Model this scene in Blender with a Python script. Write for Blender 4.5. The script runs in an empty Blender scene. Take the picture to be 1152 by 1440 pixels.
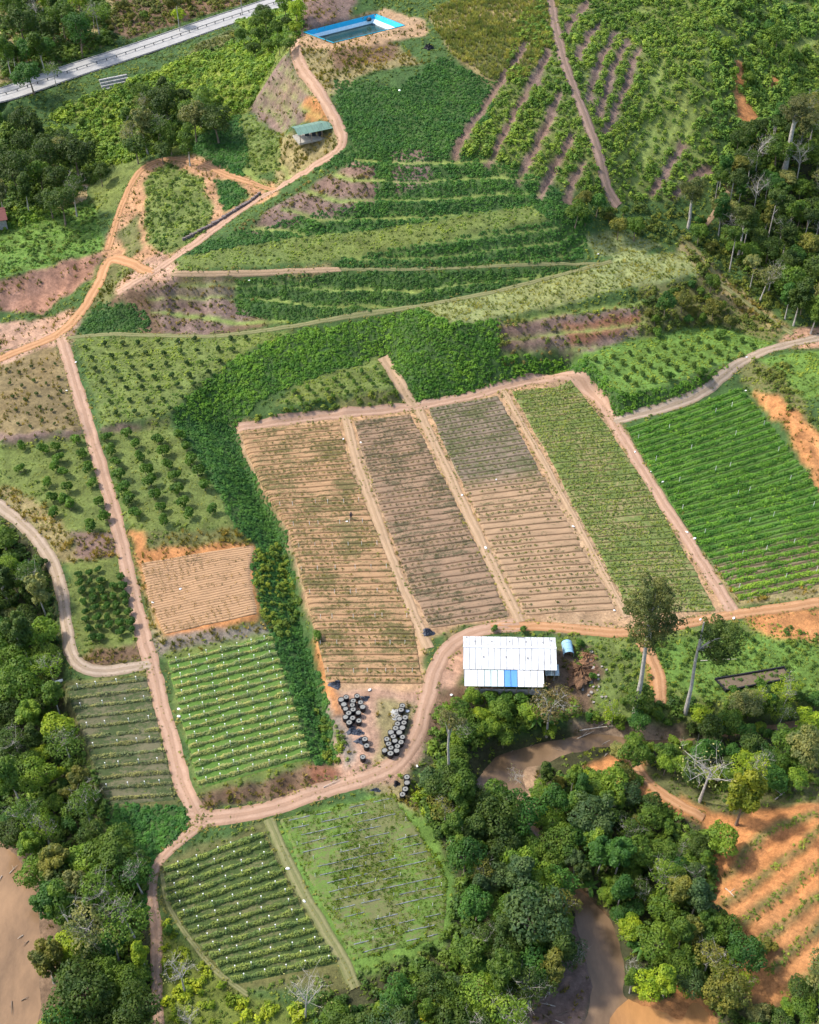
import bpy, math, random
import numpy as np
from mathutils import Vector, Matrix
from mathutils.geometry import delaunay_2d_cdt

R = math.radians
rng = np.random.default_rng(7)
random.seed(7)
scene = bpy.context.scene
COL = scene.collection

# ------------------------------------------------------------------ camera, sky, sun, exposure
CAM_H, PITCH, FPX = 150.0, R(43), 1700.0
cd = bpy.data.cameras.new('camera')
cam = bpy.data.objects.new('camera', cd); COL.objects.link(cam)
cam.location = (0, 0, CAM_H); cam.rotation_euler = (R(90) - PITCH, 0, 0)
cd.sensor_fit = 'VERTICAL'; cd.sensor_height = 24; cd.lens = FPX / 1440 * 24
cd.clip_start = 1; cd.clip_end = 12000
scene.camera = cam
SUN_EL, SUN_AZ = R(50), R(-75)          # azimuth from +Y, clockwise: the sun stands left, a little beyond the farm
world = bpy.data.worlds.new('World'); scene.world = world; world.use_nodes = True
wn = world.node_tree; bg = wn.nodes['Background']
sky = wn.nodes.new('ShaderNodeTexSky'); sky.sky_type = 'NISHITA'; sky.sun_disc = False
sky.sun_elevation = SUN_EL; sky.sun_rotation = SUN_AZ; sky.dust_density = 2.5; sky.air_density = 1.0; sky.ozone_density = 1.0
wn.links.new(sky.outputs[0], bg.inputs[0]); bg.inputs[1].default_value = 0.15
sl = bpy.data.lights.new('sun', 'SUN'); sl.energy = 2.3; sl.angle = R(5.0); sl.color = (1.0, 0.95, 0.87)
so = bpy.data.objects.new('sun', sl); COL.objects.link(so)
sdir = Vector((math.sin(SUN_AZ) * math.cos(SUN_EL), math.cos(SUN_AZ) * math.cos(SUN_EL), math.sin(SUN_EL)))
so.rotation_euler = sdir.to_track_quat('Z', 'Y').to_euler(); so.location = (0, 0, 300)
scene.view_settings.view_transform = 'Standard'; scene.view_settings.look = 'None'
scene.view_settings.gamma = 1; scene.view_settings.exposure = 1.0; scene.view_settings.use_curve_mapping = False
scene.cycles.max_bounces = 5; scene.cycles.diffuse_bounces = 3; scene.cycles.transparent_max_bounces = 4

# ------------------------------------------------------------------ projection helpers (surveying the photograph)
def rays(px, py):
    px = np.asarray(px, float); py = np.asarray(py, float)
    a = (px - 576) / FPX; b = (720 - py) / FPX
    return a, math.cos(PITCH) + b * math.sin(PITCH), -math.sin(PITCH) + b * math.cos(PITCH)
def unp(px, py, h):
    dx, dy, dz = rays(px, py); t = (np.asarray(h, float) - CAM_H) / dz
    return dx * t, dy * t

def vnoise(x, y, s, seed=0):
    """value noise, -1..1"""
    r = np.random.default_rng(seed + 100); T = r.random((256, 256)) * 2 - 1
    x = np.asarray(x, float) / s + 1000; y = np.asarray(y, float) / s + 1000
    xi = np.floor(x).astype(int); yi = np.floor(y).astype(int); fx = x - xi; fy = y - yi
    fx = fx * fx * (3 - 2 * fx); fy = fy * fy * (3 - 2 * fy)
    a = T[xi % 256, yi % 256]; b = T[(xi + 1) % 256, yi % 256]; c = T[xi % 256, (yi + 1) % 256]; d = T[(xi + 1) % 256, (yi + 1) % 256]
    return (a * (1 - fx) + b * fx) * (1 - fy) + (c * (1 - fx) + d * fx) * fy

# ------------------------------------------------------------------ terrain: break lines (pixel x, pixel y, height in m)
BL = [
 # flat centre
 [(337,600,0),(478,586,0),(580,572,0),(700,545,0),(800,523,0)],
 [(337,605,0),(375,697,0),(405,742,0),(425,820,0),(440,880,0),(460,965,-.3),(478,1050,-1)],
 [(500,700,0),(560,860,0),(650,700,0),(760,820,0),(850,700,0),(940,830,0)],
 [(328,612,-1),(355,690,-2.2),(388,745,-2.6),(408,820,-2.6),(424,880,-2.6),(444,965,-2.6),(466,1060,-2.6),(474,1080,-2)],
 [(305,660,3.3),(312,700,3.3),(322,740,3.0)],
 [(360,768,1.8),(352,800,1.8),(362,860,1.5),(380,885,.6)],
 [(385,890,.4),(410,970,.3),(430,1040,.1),(442,1075,-.2)],
 # upper left plots
 [(420,466,7.3),(370,485,6.8),(330,502,6.3),(280,535,6),(245,575,5.6),(240,588,5.5)],
 [(145,598,5.4),(240,586,5.5)], [(145,608,3.7),(240,598,3.8)], [(0,618,5.4),(118,603,5.4)], [(0,632,3.7),(122,616,3.7)],
 [(250,600,3.6),(290,650,3.4)], [(200,700,3.3),(260,650,3.5)], [(60,680,3.2),(20,560,5.6),(80,520,5.8),(200,520,5.9)],
 [(205,745,3.1),(300,732,3.1),(330,742,2.9)], [(198,775,2.0),(260,780,1.7),(350,765,1.6)],
 [(230,898,1.4),(300,885,1.4),(370,874,1.3)], [(232,918,.5),(300,902,.5),(380,890,.4)],
 [(105,752,2.9),(160,748,2.7)], [(105,790,1.9),(172,780,1.9)], [(110,915,1.3),(200,900,1.1)], [(112,945,.6),(205,928,.6)],
 # small terrace under the big bank
 [(370,560,2.4),(430,537,2.9),(500,512,3.2),(540,500,3.5)], [(385,578,2),(470,560,2.3),(552,548,2.4)], [(560,555,1.0),(575,568,.1)],
 [(340,590,.6),(400,590,.3),(470,578,.2)], [(300,560,3),(350,545,3.5),(420,515,4.2),(500,498,4.2)],
 # big bank top / middle road
 [(110,472,6),(200,471,6.3),(300,474,6.8),(400,461,7.6),(500,443,8.8),(590,431,10),(700,410,10.8),(820,378,12),(880,362,12.2)],
 [(590,445,9.9),(640,453,9.8),(720,443,10),(800,425,10.3),(880,405,10.8),(980,385,11.3)],
 [(700,425,10.4),(850,390,11.5),(940,360,12.2),(965,372,11.8)],
 [(540,470,6.5),(600,500,5.5),(700,500,5),(780,480,6)], [(830,460,7.5),(920,440,8)], [(1000,420,7.6),(960,400,9.5)],
 # right terrace
 [(820,495,4.5),(900,480,4.8),(1000,458,5),(1090,480,5)], [(820,512,4.3),(870,555,3.8),(950,540,4),(1035,508,4.5)],
 [(840,556,.3),(870,587,.4),(930,573,1.1),(1000,547,2.2),(1035,517,3.8),(1080,495,4.8),(1160,478,5),(1260,465,5)],
 [(872,600,.3),(950,572,1.0),(1045,540,2.2),(1060,556,2.3),(1130,680,1.1),(1170,720,.8)],
 [(1075,545,3.8),(1105,600,3.4),(1150,670,2.2)], [(1100,515,5),(1152,500,5.3),(1230,490,5.5)], [(1120,560,4.6),(1165,620,4),(1260,640,4)],
 [(930,690,.1),(1040,660,.8),(1152,740,.5),(1260,740,.5)], [(985,775,0),(1040,853,0),(1152,832,0),(1270,815,0)], [(1100,790,.2)],
 # roads around the shed
 [(597,965,-.2),(600,900,0),(650,886,0),(720,880,0),(800,886,0),(890,889,0),(950,880,0),(1032,863,0),(1160,845,0),(1270,830,0)],
 [(640,900,-.3),(655,960,-.5),(770,965,-.6),(790,900,-.3),(820,930,-1)],
 [(470,970,-.4),(600,975,-.4),(590,1030,-.9),(565,1080,-1.3),(500,1095,-1.4),(480,1060,-1)], [(530,1000,-.6),(530,1060,-1)],
 [(880,960,-1.5),(1000,940,-1.2),(1100,920,-1.1),(1180,900,-1),(1280,900,-1)], [(930,990,-2.2),(1060,985,-2.2),(1160,980,-2.5),(1280,980,-2.5)],
 # left road and the fields along it
 [(92,490,6),(110,545,5.3),(135,625,4),(160,705,2.8),(180,790,1.8),(195,860,1.2),(212,930,.6),(232,1005,0),(250,1065,-.6),(265,1120,-1.3),(285,1152,-1.7),(340,1146,-1.8),(400,1130,-1.8),(470,1107,-1.6),(520,1093,-1.4)],
 [(232,926,.45),(255,1020,.1),(276,1116,-.2),(340,1104,-.2),(442,1078,-.2)], [(284,1136,-1.6),(400,1116,-1.7),(470,1096,-1.5)],
 [(88,962,.3),(120,1050,-.4),(150,1138,-1.2),(248,1132,-1.3)],
 [(225,1212,-2.2),(370,1160,-1.9),(570,1112,-1.8),(600,1150,-2),(640,1240,-2.5),(610,1330,-2.8),(480,1385,-3),(320,1392,-3.1),(260,1310,-2.7),(225,1260,-2.4)],
 [(400,1250,-2.2),(500,1200,-2),(560,1270,-2.3)],
 [(285,1160,-1.8),(240,1190,-2.1),(215,1222,-2.4),(213,1262,-2.7),(220,1320,-3),(220,1440,-3.6),(222,1560,-4)],
 [(0,712,2.5),(45,748,2.3),(85,805,1.8),(95,870,1.2),(95,925,.8),(112,950,.6)], [(-150,640,3),(0,640,3.4),(0,560,5.4),(-150,560,5.4)],
 # left forest and river
 [(0,760,0),(60,830,-1.5),(70,950,-2.5),(110,1060,-3),(150,1170,-3.2),(200,1200,-3.2)], [(-150,900,-4),(0,900,-4),(40,1060,-4.5),(100,1200,-4.6),(150,1340,-4.6),(180,1440,-4.8),(180,1580,-5)],
 [(-5,1160,-5.2),(30,1200,-5.3),(62,1262,-5.4),(62,1330,-5.4),(58,1400,-5.5),(60,1580,-5.6)], [(-150,1080,-6.2),(-20,1180,-6.8),(20,1260,-6.8),(25,1350,-6.8),(25,1440,-6.8),(25,1580,-6.8)],
 [(-160,1300,-6.8),(-60,1400,-6.8),(-60,1580,-6.8)],
 [(300,1440,-3.8),(450,1440,-4),(600,1440,-4.3),(450,1580,-4.5),(650,1560,-5)],
 # right river
 [(640,1060,-2.6),(700,1035,-3),(780,1020,-3.2),(830,1008,-3.6),(880,1020,-4),(1000,1020,-3.6),(1060,1005,-3.4),(1160,990,-3.4),(1280,990,-3.4)],
 [(670,1105,-5.9),(700,1070,-6.2),(760,1052,-6.4),(830,1040,-6.3),(900,1045,-6),(980,1038,-6),(1060,1022,-6),(1152,1008,-6),(1280,1000,-6)],
 [(700,1110,-6),(740,1150,-6.2),(770,1220,-6.2),(842,1300,-6.4),(864,1360,-6.4),(856,1440,-6.4),(830,1570,-6.4)],
 [(650,1120,-3.6),(690,1160,-4),(730,1230,-4.2),(785,1290,-4.9),(800,1335,-5.1),(760,1400,-5.2),(690,1450,-5.2),(660,1560,-5.2)],
 [(712,1140,-4.8),(742,1185,-4.8),(762,1225,-5),(800,1275,-5.2)], [(752,1135,-4.8),(778,1180,-4.8),(800,1225,-4.8),(845,1270,-5)],
 [(815,1350,-5.25),(828,1385,-5.3),(822,1415,-5.35),(800,1450,-5.35)],
 [(760,1085,-5),(820,1075,-4.6),(880,1068,-3.4),(950,1070,-3.4),(1060,1060,-3.6),(1160,1050,-3.6),(1280,1050,-3.6)],
 [(790,1120,-4.4),(800,1180,-4.3),(850,1240,-4.3),(890,1310,-4.6),(888,1385,-5)], [(905,1418,-5.6),(930,1440,-5.7),(985,1425,-5.6),(1000,1560,-6.2)], [(882,1398,-5.1),(920,1402,-5.2),(985,1405,-5.2)],
 [(900,1100,-2.6),(960,1130,-2.4),(1000,1160,-3),(920,1200,-3.8),(960,1340,-4.3),(1000,1400,-5.2)],
 [(1000,1240,-3.2),(1060,1150,-2),(1160,1125,-1.2),(1280,1110,-1)], [(1050,1300,-3.4),(1110,1250,-2.2),(1180,1200,-1.2),(1280,1200,-1)], [(1060,1400,-4.6),(1100,1350,-3.6),(1180,1320,-2.6),(1280,1320,-2)], [(1160,1450,-4),(1280,1560,-4)],
 # plaza and fan
 [(190,400,12.2),(235,370,13.2),(290,332,15.4),(345,290,17.2),(385,268,18.6),(440,235,23),(497,199,27.6),(470,165,30.6),(440,115,33.3),(405,75,34.6),(412,58,36)],
 [(120,460,6.6),(200,440,8),(280,425,9),(360,415,10),(440,412,11)], [(170,412,11),(240,388,13)], [(130,440,7.4),(160,400,9.5),(180,385,11.5)],
 [(90,478,6),(115,438,7.2),(138,398,8.6),(150,352,10.5),(165,305,12.5),(190,242,15.5),(210,223,16.5),(260,221,17),(300,238,17.6),(340,253,18)],
 [(240,290,16),(220,340,14.2),(300,290,16.3),(170,350,11.3)],
 [(-140,400,9),(0,392,9.6),(60,378,10),(135,352,10.6),(135,295,11),(60,300,10.8),(0,315,10.6),(-140,330,10)], [(-140,450,6),(0,432,6.2),(60,415,6.8),(110,395,8)], [(-140,510,4),(0,475,4.6),(60,470,5.4)], [(0,512,4.9),(60,490,5.6)],
 [(85,290,9.6),(125,260,10)], [(0,240,11.2),(100,230,11.5),(160,225,13)], [(-140,180,12.5),(0,175,13),(100,185,13.5),(180,190,15)],
 # highway (kept level across) and beyond
 [(-140,196,17.6),(0,150,17.6),(100,112,17.6),(200,80,17.6),(300,43,17.6),(400,10,17.6)], [(-140,178,17.6),(0,124,17.6),(100,90,17.6),(200,58,17.6),(300,25,17.6),(400,-8,17.6),(560,-60,17.6)],
 [(-140,120,20),(0,100,19.5),(100,78,18.5),(200,45,18),(330,5,18)], [(-140,20,21),(0,20,21),(150,0,20),(300,-30,19)], [(-140,-100,24),(200,-140,22),(500,-160,22)],
 [(250,165,17.5),(330,165,20),(350,155,21.5)], [(250,110,17.8),(320,80,21),(360,60,25),(390,40,29)],
 [(390,172,23),(398,240,20),(340,200,19.5),(280,200,18.3)], [(350,155,21.5),(380,95,28),(400,72,33)], [(415,192,25),(465,186,27.4),(410,175,26)],
 # hill front
 [(245,386,13.2),(350,384,13.6),(460,379,14),(600,379,13.9),(700,374,13.4),(830,369,12.4)],
 [(250,380,14),(460,366,15.2),(600,341,17.4),(720,319,18.5),(775,309,18.8)], [(255,362,14.6),(400,336,16.6),(560,318,18.3),(700,294,19.8),(742,289,20)],
 [(300,340,15.5),(380,300,19),(440,262,22)], [(480,300,20),(600,285,21),(720,262,22.5)], [(500,250,24),(600,245,24.3),(700,235,25)], [(510,215,26.6),(560,212,26.8),(640,212,27.2),(680,205,27.5)],
 [(400,350,15.9),(500,262,23)], [(750,250,23.5),(790,270,21),(820,300,17.8),(850,318,15)],
 [(475,110,34),(560,122,33.3),(620,80,36),(700,118,33),(695,165,29.8)], [(480,150,31),(560,165,30.4),(630,150,31.2)],
 [(425,52,37),(530,20,37),(575,38,37),(470,66,37),(600,52,37)], [(420,70,36.6),(480,80,36),(560,65,36.2)], [(430,2,40.5),(500,-8,40),(560,-10,39)],
 [(640,20,38),(720,-5,39.5),(780,-5,38),(900,-20,37)], [(785,60,36),(803,110,33),(828,170,28.8),(845,222,24.8),(853,262,20.8),(870,285,18)], [(740,60,36.5),(760,120,32.6),(770,200,27)],
 [(900,276,17.6),(950,272,17),(1000,262,16)], [(900,200,23),(960,150,26.5),(1000,60,32),(1020,-10,35)], [(1050,170,21.5),(1060,100,25),(1100,20,28),(1120,-60,30)], [(1160,50,24),(1160,150,16.5),(1290,120,18),(1290,-40,28)],
 [(1100,300,9.8),(1000,350,10),(1160,400,7),(1290,380,7),(1290,250,10)], [(900,332,13.8),(860,346,13),(820,340,14)], [(1060,440,6),(1160,445,5.4)], [(980,300,13.5)],
]
cx, cy, cz = [], [], []
for ln in BL:
    for i, (px, py, h) in enumerate(ln):
        wx, wy = unp(px, py, h)
        if i:
            d = math.hypot(wx - lx, wy - ly); n = max(1, int(d / 2.5))
            for k in range(1, n):
                f = k / n; cx.append(lx + (wx - lx) * f); cy.append(ly + (wy - ly) * f); cz.append(lz + (h - lz) * f)
        cx.append(float(wx)); cy.append(float(wy)); cz.append(float(h)); lx, ly, lz = wx, wy, h
for (wx, wy, h) in [(-190,30,-6),(-100,20,-6.5),(0,10,-6),(100,20,-5),(190,30,-4),(-190,120,-3),(-190,200,4),(-190,300,14),(-190,430,26),(-60,430,28),(60,440,32),(190,440,30),(190,330,20),(190,240,6),(190,150,-1),(190,90,-2),(0,400,26)]:
    cx.append(wx); cy.append(wy); cz.append(h)
P = np.array([cx, cy]).T; cz = np.array(cz)
# drop near-duplicates
key = np.round(P / 0.4).astype(int); _, ui = np.unique(key, axis=0, return_index=True); P = P[ui]; cz = cz[ui]
out = delaunay_2d_cdt([Vector((float(a), float(b))) for a, b in P], [], [], 0, 1e-5, True)
ov, of, orig = out[0], out[2], out[3]
tv = np.array([(v.x, v.y) for v in ov]); tz = np.array([cz[o[0]] if o else 0 for o in orig])
G = 0.6; X0, X1, Y0, Y1 = -186.0, 186.0, 42.0, 420.0
gx = np.arange(X0, X1 + .01, G); gy = np.arange(Y0, Y1 + .01, G); NX, NY = len(gx), len(gy)
HM = np.full((NY, NX), np.nan)
for f in of:
    a, b, c = f[0], f[1], f[2]
    (x1, y1), (x2, y2), (x3, y3) = tv[a], tv[b], tv[c]
    i0 = max(0, int((min(x1, x2, x3) - X0) / G)); i1 = min(NX - 1, int((max(x1, x2, x3) - X0) / G) + 1)
    j0 = max(0, int((min(y1, y2, y3) - Y0) / G)); j1 = min(NY - 1, int((max(y1, y2, y3) - Y0) / G) + 1)
    if i1 < i0 or j1 < j0: continue
    xx, yy = np.meshgrid(gx[i0:i1 + 1], gy[j0:j1 + 1])
    det = (y2 - y3) * (x1 - x3) + (x3 - x2) * (y1 - y3)
    if abs(det) < 1e-9: continue
    l1 = ((y2 - y3) * (xx - x3) + (x3 - x2) * (yy - y3)) / det; l2 = ((y3 - y1) * (xx - x3) + (x1 - x3) * (yy - y3)) / det; l3 = 1 - l1 - l2
    m = (l1 >= -1e-6) & (l2 >= -1e-6) & (l3 >= -1e-6)
    sub = HM[j0:j1 + 1, i0:i1 + 1]; sub[m] = (l1 * tz[a] + l2 * tz[b] + l3 * tz[c])[m]
HM[np.isnan(HM)] = 0
def blur(A, n=1):
    for _ in range(n):
        B = np.pad(A, ((1, 1), (1, 1)) + ((0, 0),) * (A.ndim - 2), mode='edge')
        A = (B[:-2, 1:-1] + B[2:, 1:-1] + B[1:-1, :-2] + B[1:-1, 2:] + 2 * B[1:-1, 1:-1]) / 6
    return A
HM = blur(HM, 2)
GX, GY = np.meshgrid(gx, gy)

def hgt(x, y):
    u = np.clip((np.asarray(x, float) - X0) / G, 0, NX - 1.001); v = np.clip((np.asarray(y, float) - Y0) / G, 0, NY - 1.001)
    i = u.astype(int); j = v.astype(int); fu = u - i; fv = v - j
    return (HM[j, i] * (1 - fu) + HM[j, i + 1] * fu) * (1 - fv) + (HM[j + 1, i] * (1 - fu) + HM[j + 1, i + 1] * fu) * fv
def at(px, py, dh=0.0):
    """where the ray through a pixel meets the ground (raised by dh)"""
    px, py = np.broadcast_arrays(np.asarray(px, float), np.asarray(py, float))
    dx, dy, dz = rays(px, py)
    lo = (44 - CAM_H) / dz; hi = (-8 - CAM_H) / dz
    n = 90; done = np.zeros(px.shape, bool); a = lo.copy(); b = hi.copy(); prev = lo.copy()
    for k in range(1, n + 1):
        t = lo + (hi - lo) * k / n
        below = (CAM_H + dz * t) < hgt(dx * t, dy * t) + dh
        new = below & ~done; a = np.where(new, prev, a); b = np.where(new, t, b); done |= new; prev = t
    for _ in range(14):
        m = (a + b) / 2; below = (CAM_H + dz * m) < hgt(dx * m, dy * m) + dh
        b = np.where(below, m, b); a = np.where(below, a, m)
    t = (a + b) / 2
    return dx * t, dy * t
def P3(px, py, lift=0.0):
    x, y = at(px, py); return Vector((float(x), float(y), float(hgt(x, y)) + lift))
def densify(pl, step=6):
    o = []
    for (a, b), (c, d) in zip(pl[:-1], pl[1:]):
        n = max(1, int(math.hypot(c - a, d - b) / step))
        for k in range(n): o.append((a + (c - a) * k / n, b + (d - b) * k / n))
    o.append(tuple(pl[-1])); return np.array(o, float)
def wpoly(poly):
    d = densify(list(poly) + [poly[0]], 8)[:-1]; x, y = at(d[:, 0], d[:, 1]); return np.array([x, y]).T
def inpoly(x, y, poly):
    c = np.zeros(np.shape(x), bool); n = len(poly); j = n - 1
    for i in range(n):
        xi, yi = poly[i]; xj, yj = poly[j]
        if yi != yj:
            m = ((yi > y) != (yj > y)) & (x < (xj - xi) * (y - yi) / (yj - yi) + xi); c ^= m
        j = i
    return c
def grid_in(poly, wob=0.0, seed=0):
    """boolean grid mask of a world polygon, its edge wobbled"""
    M = np.zeros((NY, NX), bool); lo = poly.min(0) - 2; hi = poly.max(0) + 2
    i0 = max(0, int((lo[0] - X0) / G)); i1 = min(NX, int((hi[0] - X0) / G) + 1); j0 = max(0, int((lo[1] - Y0) / G)); j1 = min(NY, int((hi[1] - Y0) / G) + 1)
    if i1 <= i0 or j1 <= j0: return M
    x = GX[j0:j1, i0:i1]; y = GY[j0:j1, i0:i1]
    if wob: x, y = x + wob * vnoise(x, y, 2.5, seed), y + wob * vnoise(x, y, 2.5, seed + 1)
    M[j0:j1, i0:i1] = inpoly(x, y, poly); return M

# ------------------------------------------------------------------ objects and tags
def tag(o, label=None, cat=None, group=None, kind=None):
    if label: o['label'] = label
    if cat: o['category'] = cat
    if group: o['group'] = group
    if kind: o['kind'] = kind
    return o
def empty(name, loc, rz=0.0):
    o = bpy.data.objects.new(name, None); COL.objects.link(o); o.location = loc; o.rotation_euler = (0, 0, rz); o.empty_display_size = .5; return o
def mesh_np(name, V, F, mat=None, smooth=False):
    """F: (n,3) or (n,4) int array"""
    me = bpy.data.meshes.new(name); V = np.asarray(V, np.float32); F = np.asarray(F, np.int32); n, k = F.shape
    me.vertices.add(len(V)); me.vertices.foreach_set('co', V.ravel())
    me.loops.add(n * k); me.loops.foreach_set('vertex_index', F.ravel())
    me.polygons.add(n); me.polygons.foreach_set('loop_start', np.arange(0, n * k, k, dtype=np.int32))
    me.polygons.foreach_set('use_smooth', np.full(n, smooth))
    me.update(calc_edges=True)
    if mat: me.materials.append(mat)
    return me
def link(name, me, parent=None, loc=(0, 0, 0)):
    o = bpy.data.objects.new(name, me); COL.objects.link(o); o.location = loc
    if parent: o.parent = parent
    return o
def ORD(n):
    u = 'first second third fourth fifth sixth seventh eighth ninth tenth eleventh twelfth thirteenth fourteenth fifteenth sixteenth seventeenth eighteenth nineteenth'.split()
    if n < 20: return u[n - 1]
    t = {2: ('twenty', 'twentieth'), 3: ('thirty', 'thirtieth'), 4: ('forty', 'fortieth'), 5: ('fifty', 'fiftieth'), 6: ('sixty', 'sixtieth')}[n // 10]
    return t[1] if n % 10 == 0 else t[0] + '-' + u[n % 10 - 1]
class MB:
    """collects shapes into one mesh"""
    def __init__(s): s.v = []; s.f = []
    def add(s, V, F):
        o = len(s.v); s.v += [tuple(p) for p in V]; s.f += [tuple(i + o for i in f) for f in F]; return s
    def box(s, c, d, rz=0.0, M=None):
        x, y, z = d[0] / 2, d[1] / 2, d[2] / 2; m = Matrix.Translation(c) @ (M if M else Matrix.Rotation(rz, 4, 'Z'))
        V = [m @ Vector(p) for p in ((-x,-y,-z),(x,-y,-z),(x,y,-z),(-x,y,-z),(-x,-y,z),(x,-y,z),(x,y,z),(-x,y,z))]
        return s.add(V, [(0,3,2,1),(4,5,6,7),(0,1,5,4),(1,2,6,5),(2,3,7,6),(3,0,4,7)])
    def tube(s, pts, rad, n=7, cap=True):
        pts = [Vector(p) for p in pts]; rings = []
        for i, p in enumerate(pts):
            t = (pts[min(i + 1, len(pts) - 1)] - pts[max(i - 1, 0)]).normalized()
            a = t.orthogonal().normalized() if i == 0 else (pa - t * pa.dot(t)).normalized(); pa = a; b = t.cross(a)
            rings.append([p + (a * math.cos(2 * math.pi * k / n) + b * math.sin(2 * math.pi * k / n)) * rad[i] for k in range(n)])
        V = [q for r in rings for q in r]; F = []
        for i in range(len(pts) - 1):
            for k in range(n): F.append((i * n + k, i * n + (k + 1) % n, (i + 1) * n + (k + 1) % n, (i + 1) * n + k))
        if cap: F.append(tuple(range(n))[::-1]); F.append(tuple((len(pts) - 1) * n + k for k in range(n)))
        return s.add(V, F)
    def lathe(s, prof, n=20, c=(0, 0, 0)):
        V = [(c[0] + r * math.cos(2 * math.pi * k / n), c[1] + r * math.sin(2 * math.pi * k / n), c[2] + z) for r, z in prof for k in range(n)]
        F = [(i * n + k, i * n + (k + 1) % n, (i + 1) * n + (k + 1) % n, (i + 1) * n + k) for i in range(len(prof) - 1) for k in range(n)]
        return s.add(V, F)
    def mesh(s, name, mat, smooth=False):
        me = bpy.data.meshes.new(name); me.from_pydata(s.v, [], s.f); me.materials.append(mat)
        if smooth: me.polygons.foreach_set('use_smooth', [True] * len(me.polygons))
        me.update(); return me
    def obj(s, name, mat, parent=None, loc=(0, 0, 0), smooth=False): return link(name, s.mesh(name, mat, smooth), parent, loc)

# ------------------------------------------------------------------ materials
def newmat(name):
    m = bpy.data.materials.new(name); m.use_nodes = True; nt = m.node_tree; b = nt.nodes['Principled BSDF']
    b.inputs['Roughness'].default_value = .9; b.inputs['Specular IOR Level'].default_value = .2; return m, nt, b
def N(nt, t, **kw):
    n = nt.nodes.new(t)
    for k, v in kw.items(): setattr(n, k, v)
    return n
def noise(nt, vec, scale, detail=4, rough=.6):
    n = N(nt, 'ShaderNodeTexNoise'); n.inputs['Scale'].default_value = scale; n.inputs['Detail'].default_value = detail; n.inputs['Roughness'].default_value = rough
    if vec: nt.links.new(vec, n.inputs['Vector'])
    return n.outputs['Fac']
def ramp(nt, fac, stops):
    n = N(nt, 'ShaderNodeValToRGB'); e = n.color_ramp.elements
    while len(e) < len(stops): e.new(.5)
    for i, (p, c) in enumerate(stops): e[i].position = p; e[i].color = (*c, 1) if len(c) == 3 else c
    nt.links.new(fac, n.inputs[0]); return n.outputs[0]
def mix(nt, f, a, b, mode='MIX'):
    n = N(nt, 'ShaderNodeMix', data_type='RGBA', blend_type=mode)
    for s, v in ((n.inputs[0], f), (n.inputs[6], a), (n.inputs[7], b)):
        if hasattr(v, 'links'): nt.links.new(v, s)
        else: s.default_value = v if isinstance(v, (int, float)) else (*v, 1)
    return n.outputs[2]
def mapr(nt, v, a, b, c, d):
    n = N(nt, 'ShaderNodeMapRange'); nt.links.new(v, n.inputs[0])
    for i, q in enumerate((a, b, c, d)): n.inputs[i + 1].default_value = q
    return n.outputs[0]
def bump(nt, b, h, s=.5, d=.2):
    n = N(nt, 'ShaderNodeBump'); n.inputs['Strength'].default_value = s; n.inputs['Distance'].default_value = d; nt.links.new(h, n.inputs['Height']); nt.links.new(n.outputs[0], b.inputs['Normal'])
def pos(nt, scale=(1, 1, 1)):
    g = N(nt, 'ShaderNodeNewGeometry'); m = N(nt, 'ShaderNodeMapping'); m.inputs['Scale'].default_value = scale; nt.links.new(g.outputs['Position'], m.inputs[0]); return m.outputs[0]

def ground_mat():
    m, nt, b = newmat('earth_and_grass'); a = N(nt, 'ShaderNodeAttribute', attribute_name='tone'); p = pos(nt)
    n1 = noise(nt, p, .35, 6, .65); n2 = noise(nt, p, 1.6, 8, .85); n3 = noise(nt, p, .05, 3)
    v = mapr(nt, n1, .3, .7, .6, 1.4); c = mix(nt, 1, a.outputs['Color'], (1, 1, 1), 'MULTIPLY')
    n = N(nt, 'ShaderNodeVectorMath', operation='SCALE'); nt.links.new(c, n.inputs[0]); nt.links.new(v, n.inputs['Scale'])
    n_2 = N(nt, 'ShaderNodeVectorMath', operation='SCALE'); nt.links.new(n.outputs[0], n_2.inputs[0]); nt.links.new(mapr(nt, n2, .3, .7, .5, 1.5), n_2.inputs['Scale'])
    hue = mix(nt, mapr(nt, n3, .4, .6, 0, .35), n_2.outputs[0], mix(nt, 1, n_2.outputs[0], (1.25, 1.0, .75), 'MULTIPLY'))
    nt.links.new(hue, b.inputs['Base Color']); bump(nt, b, n2, .9, .25); return m
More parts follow.
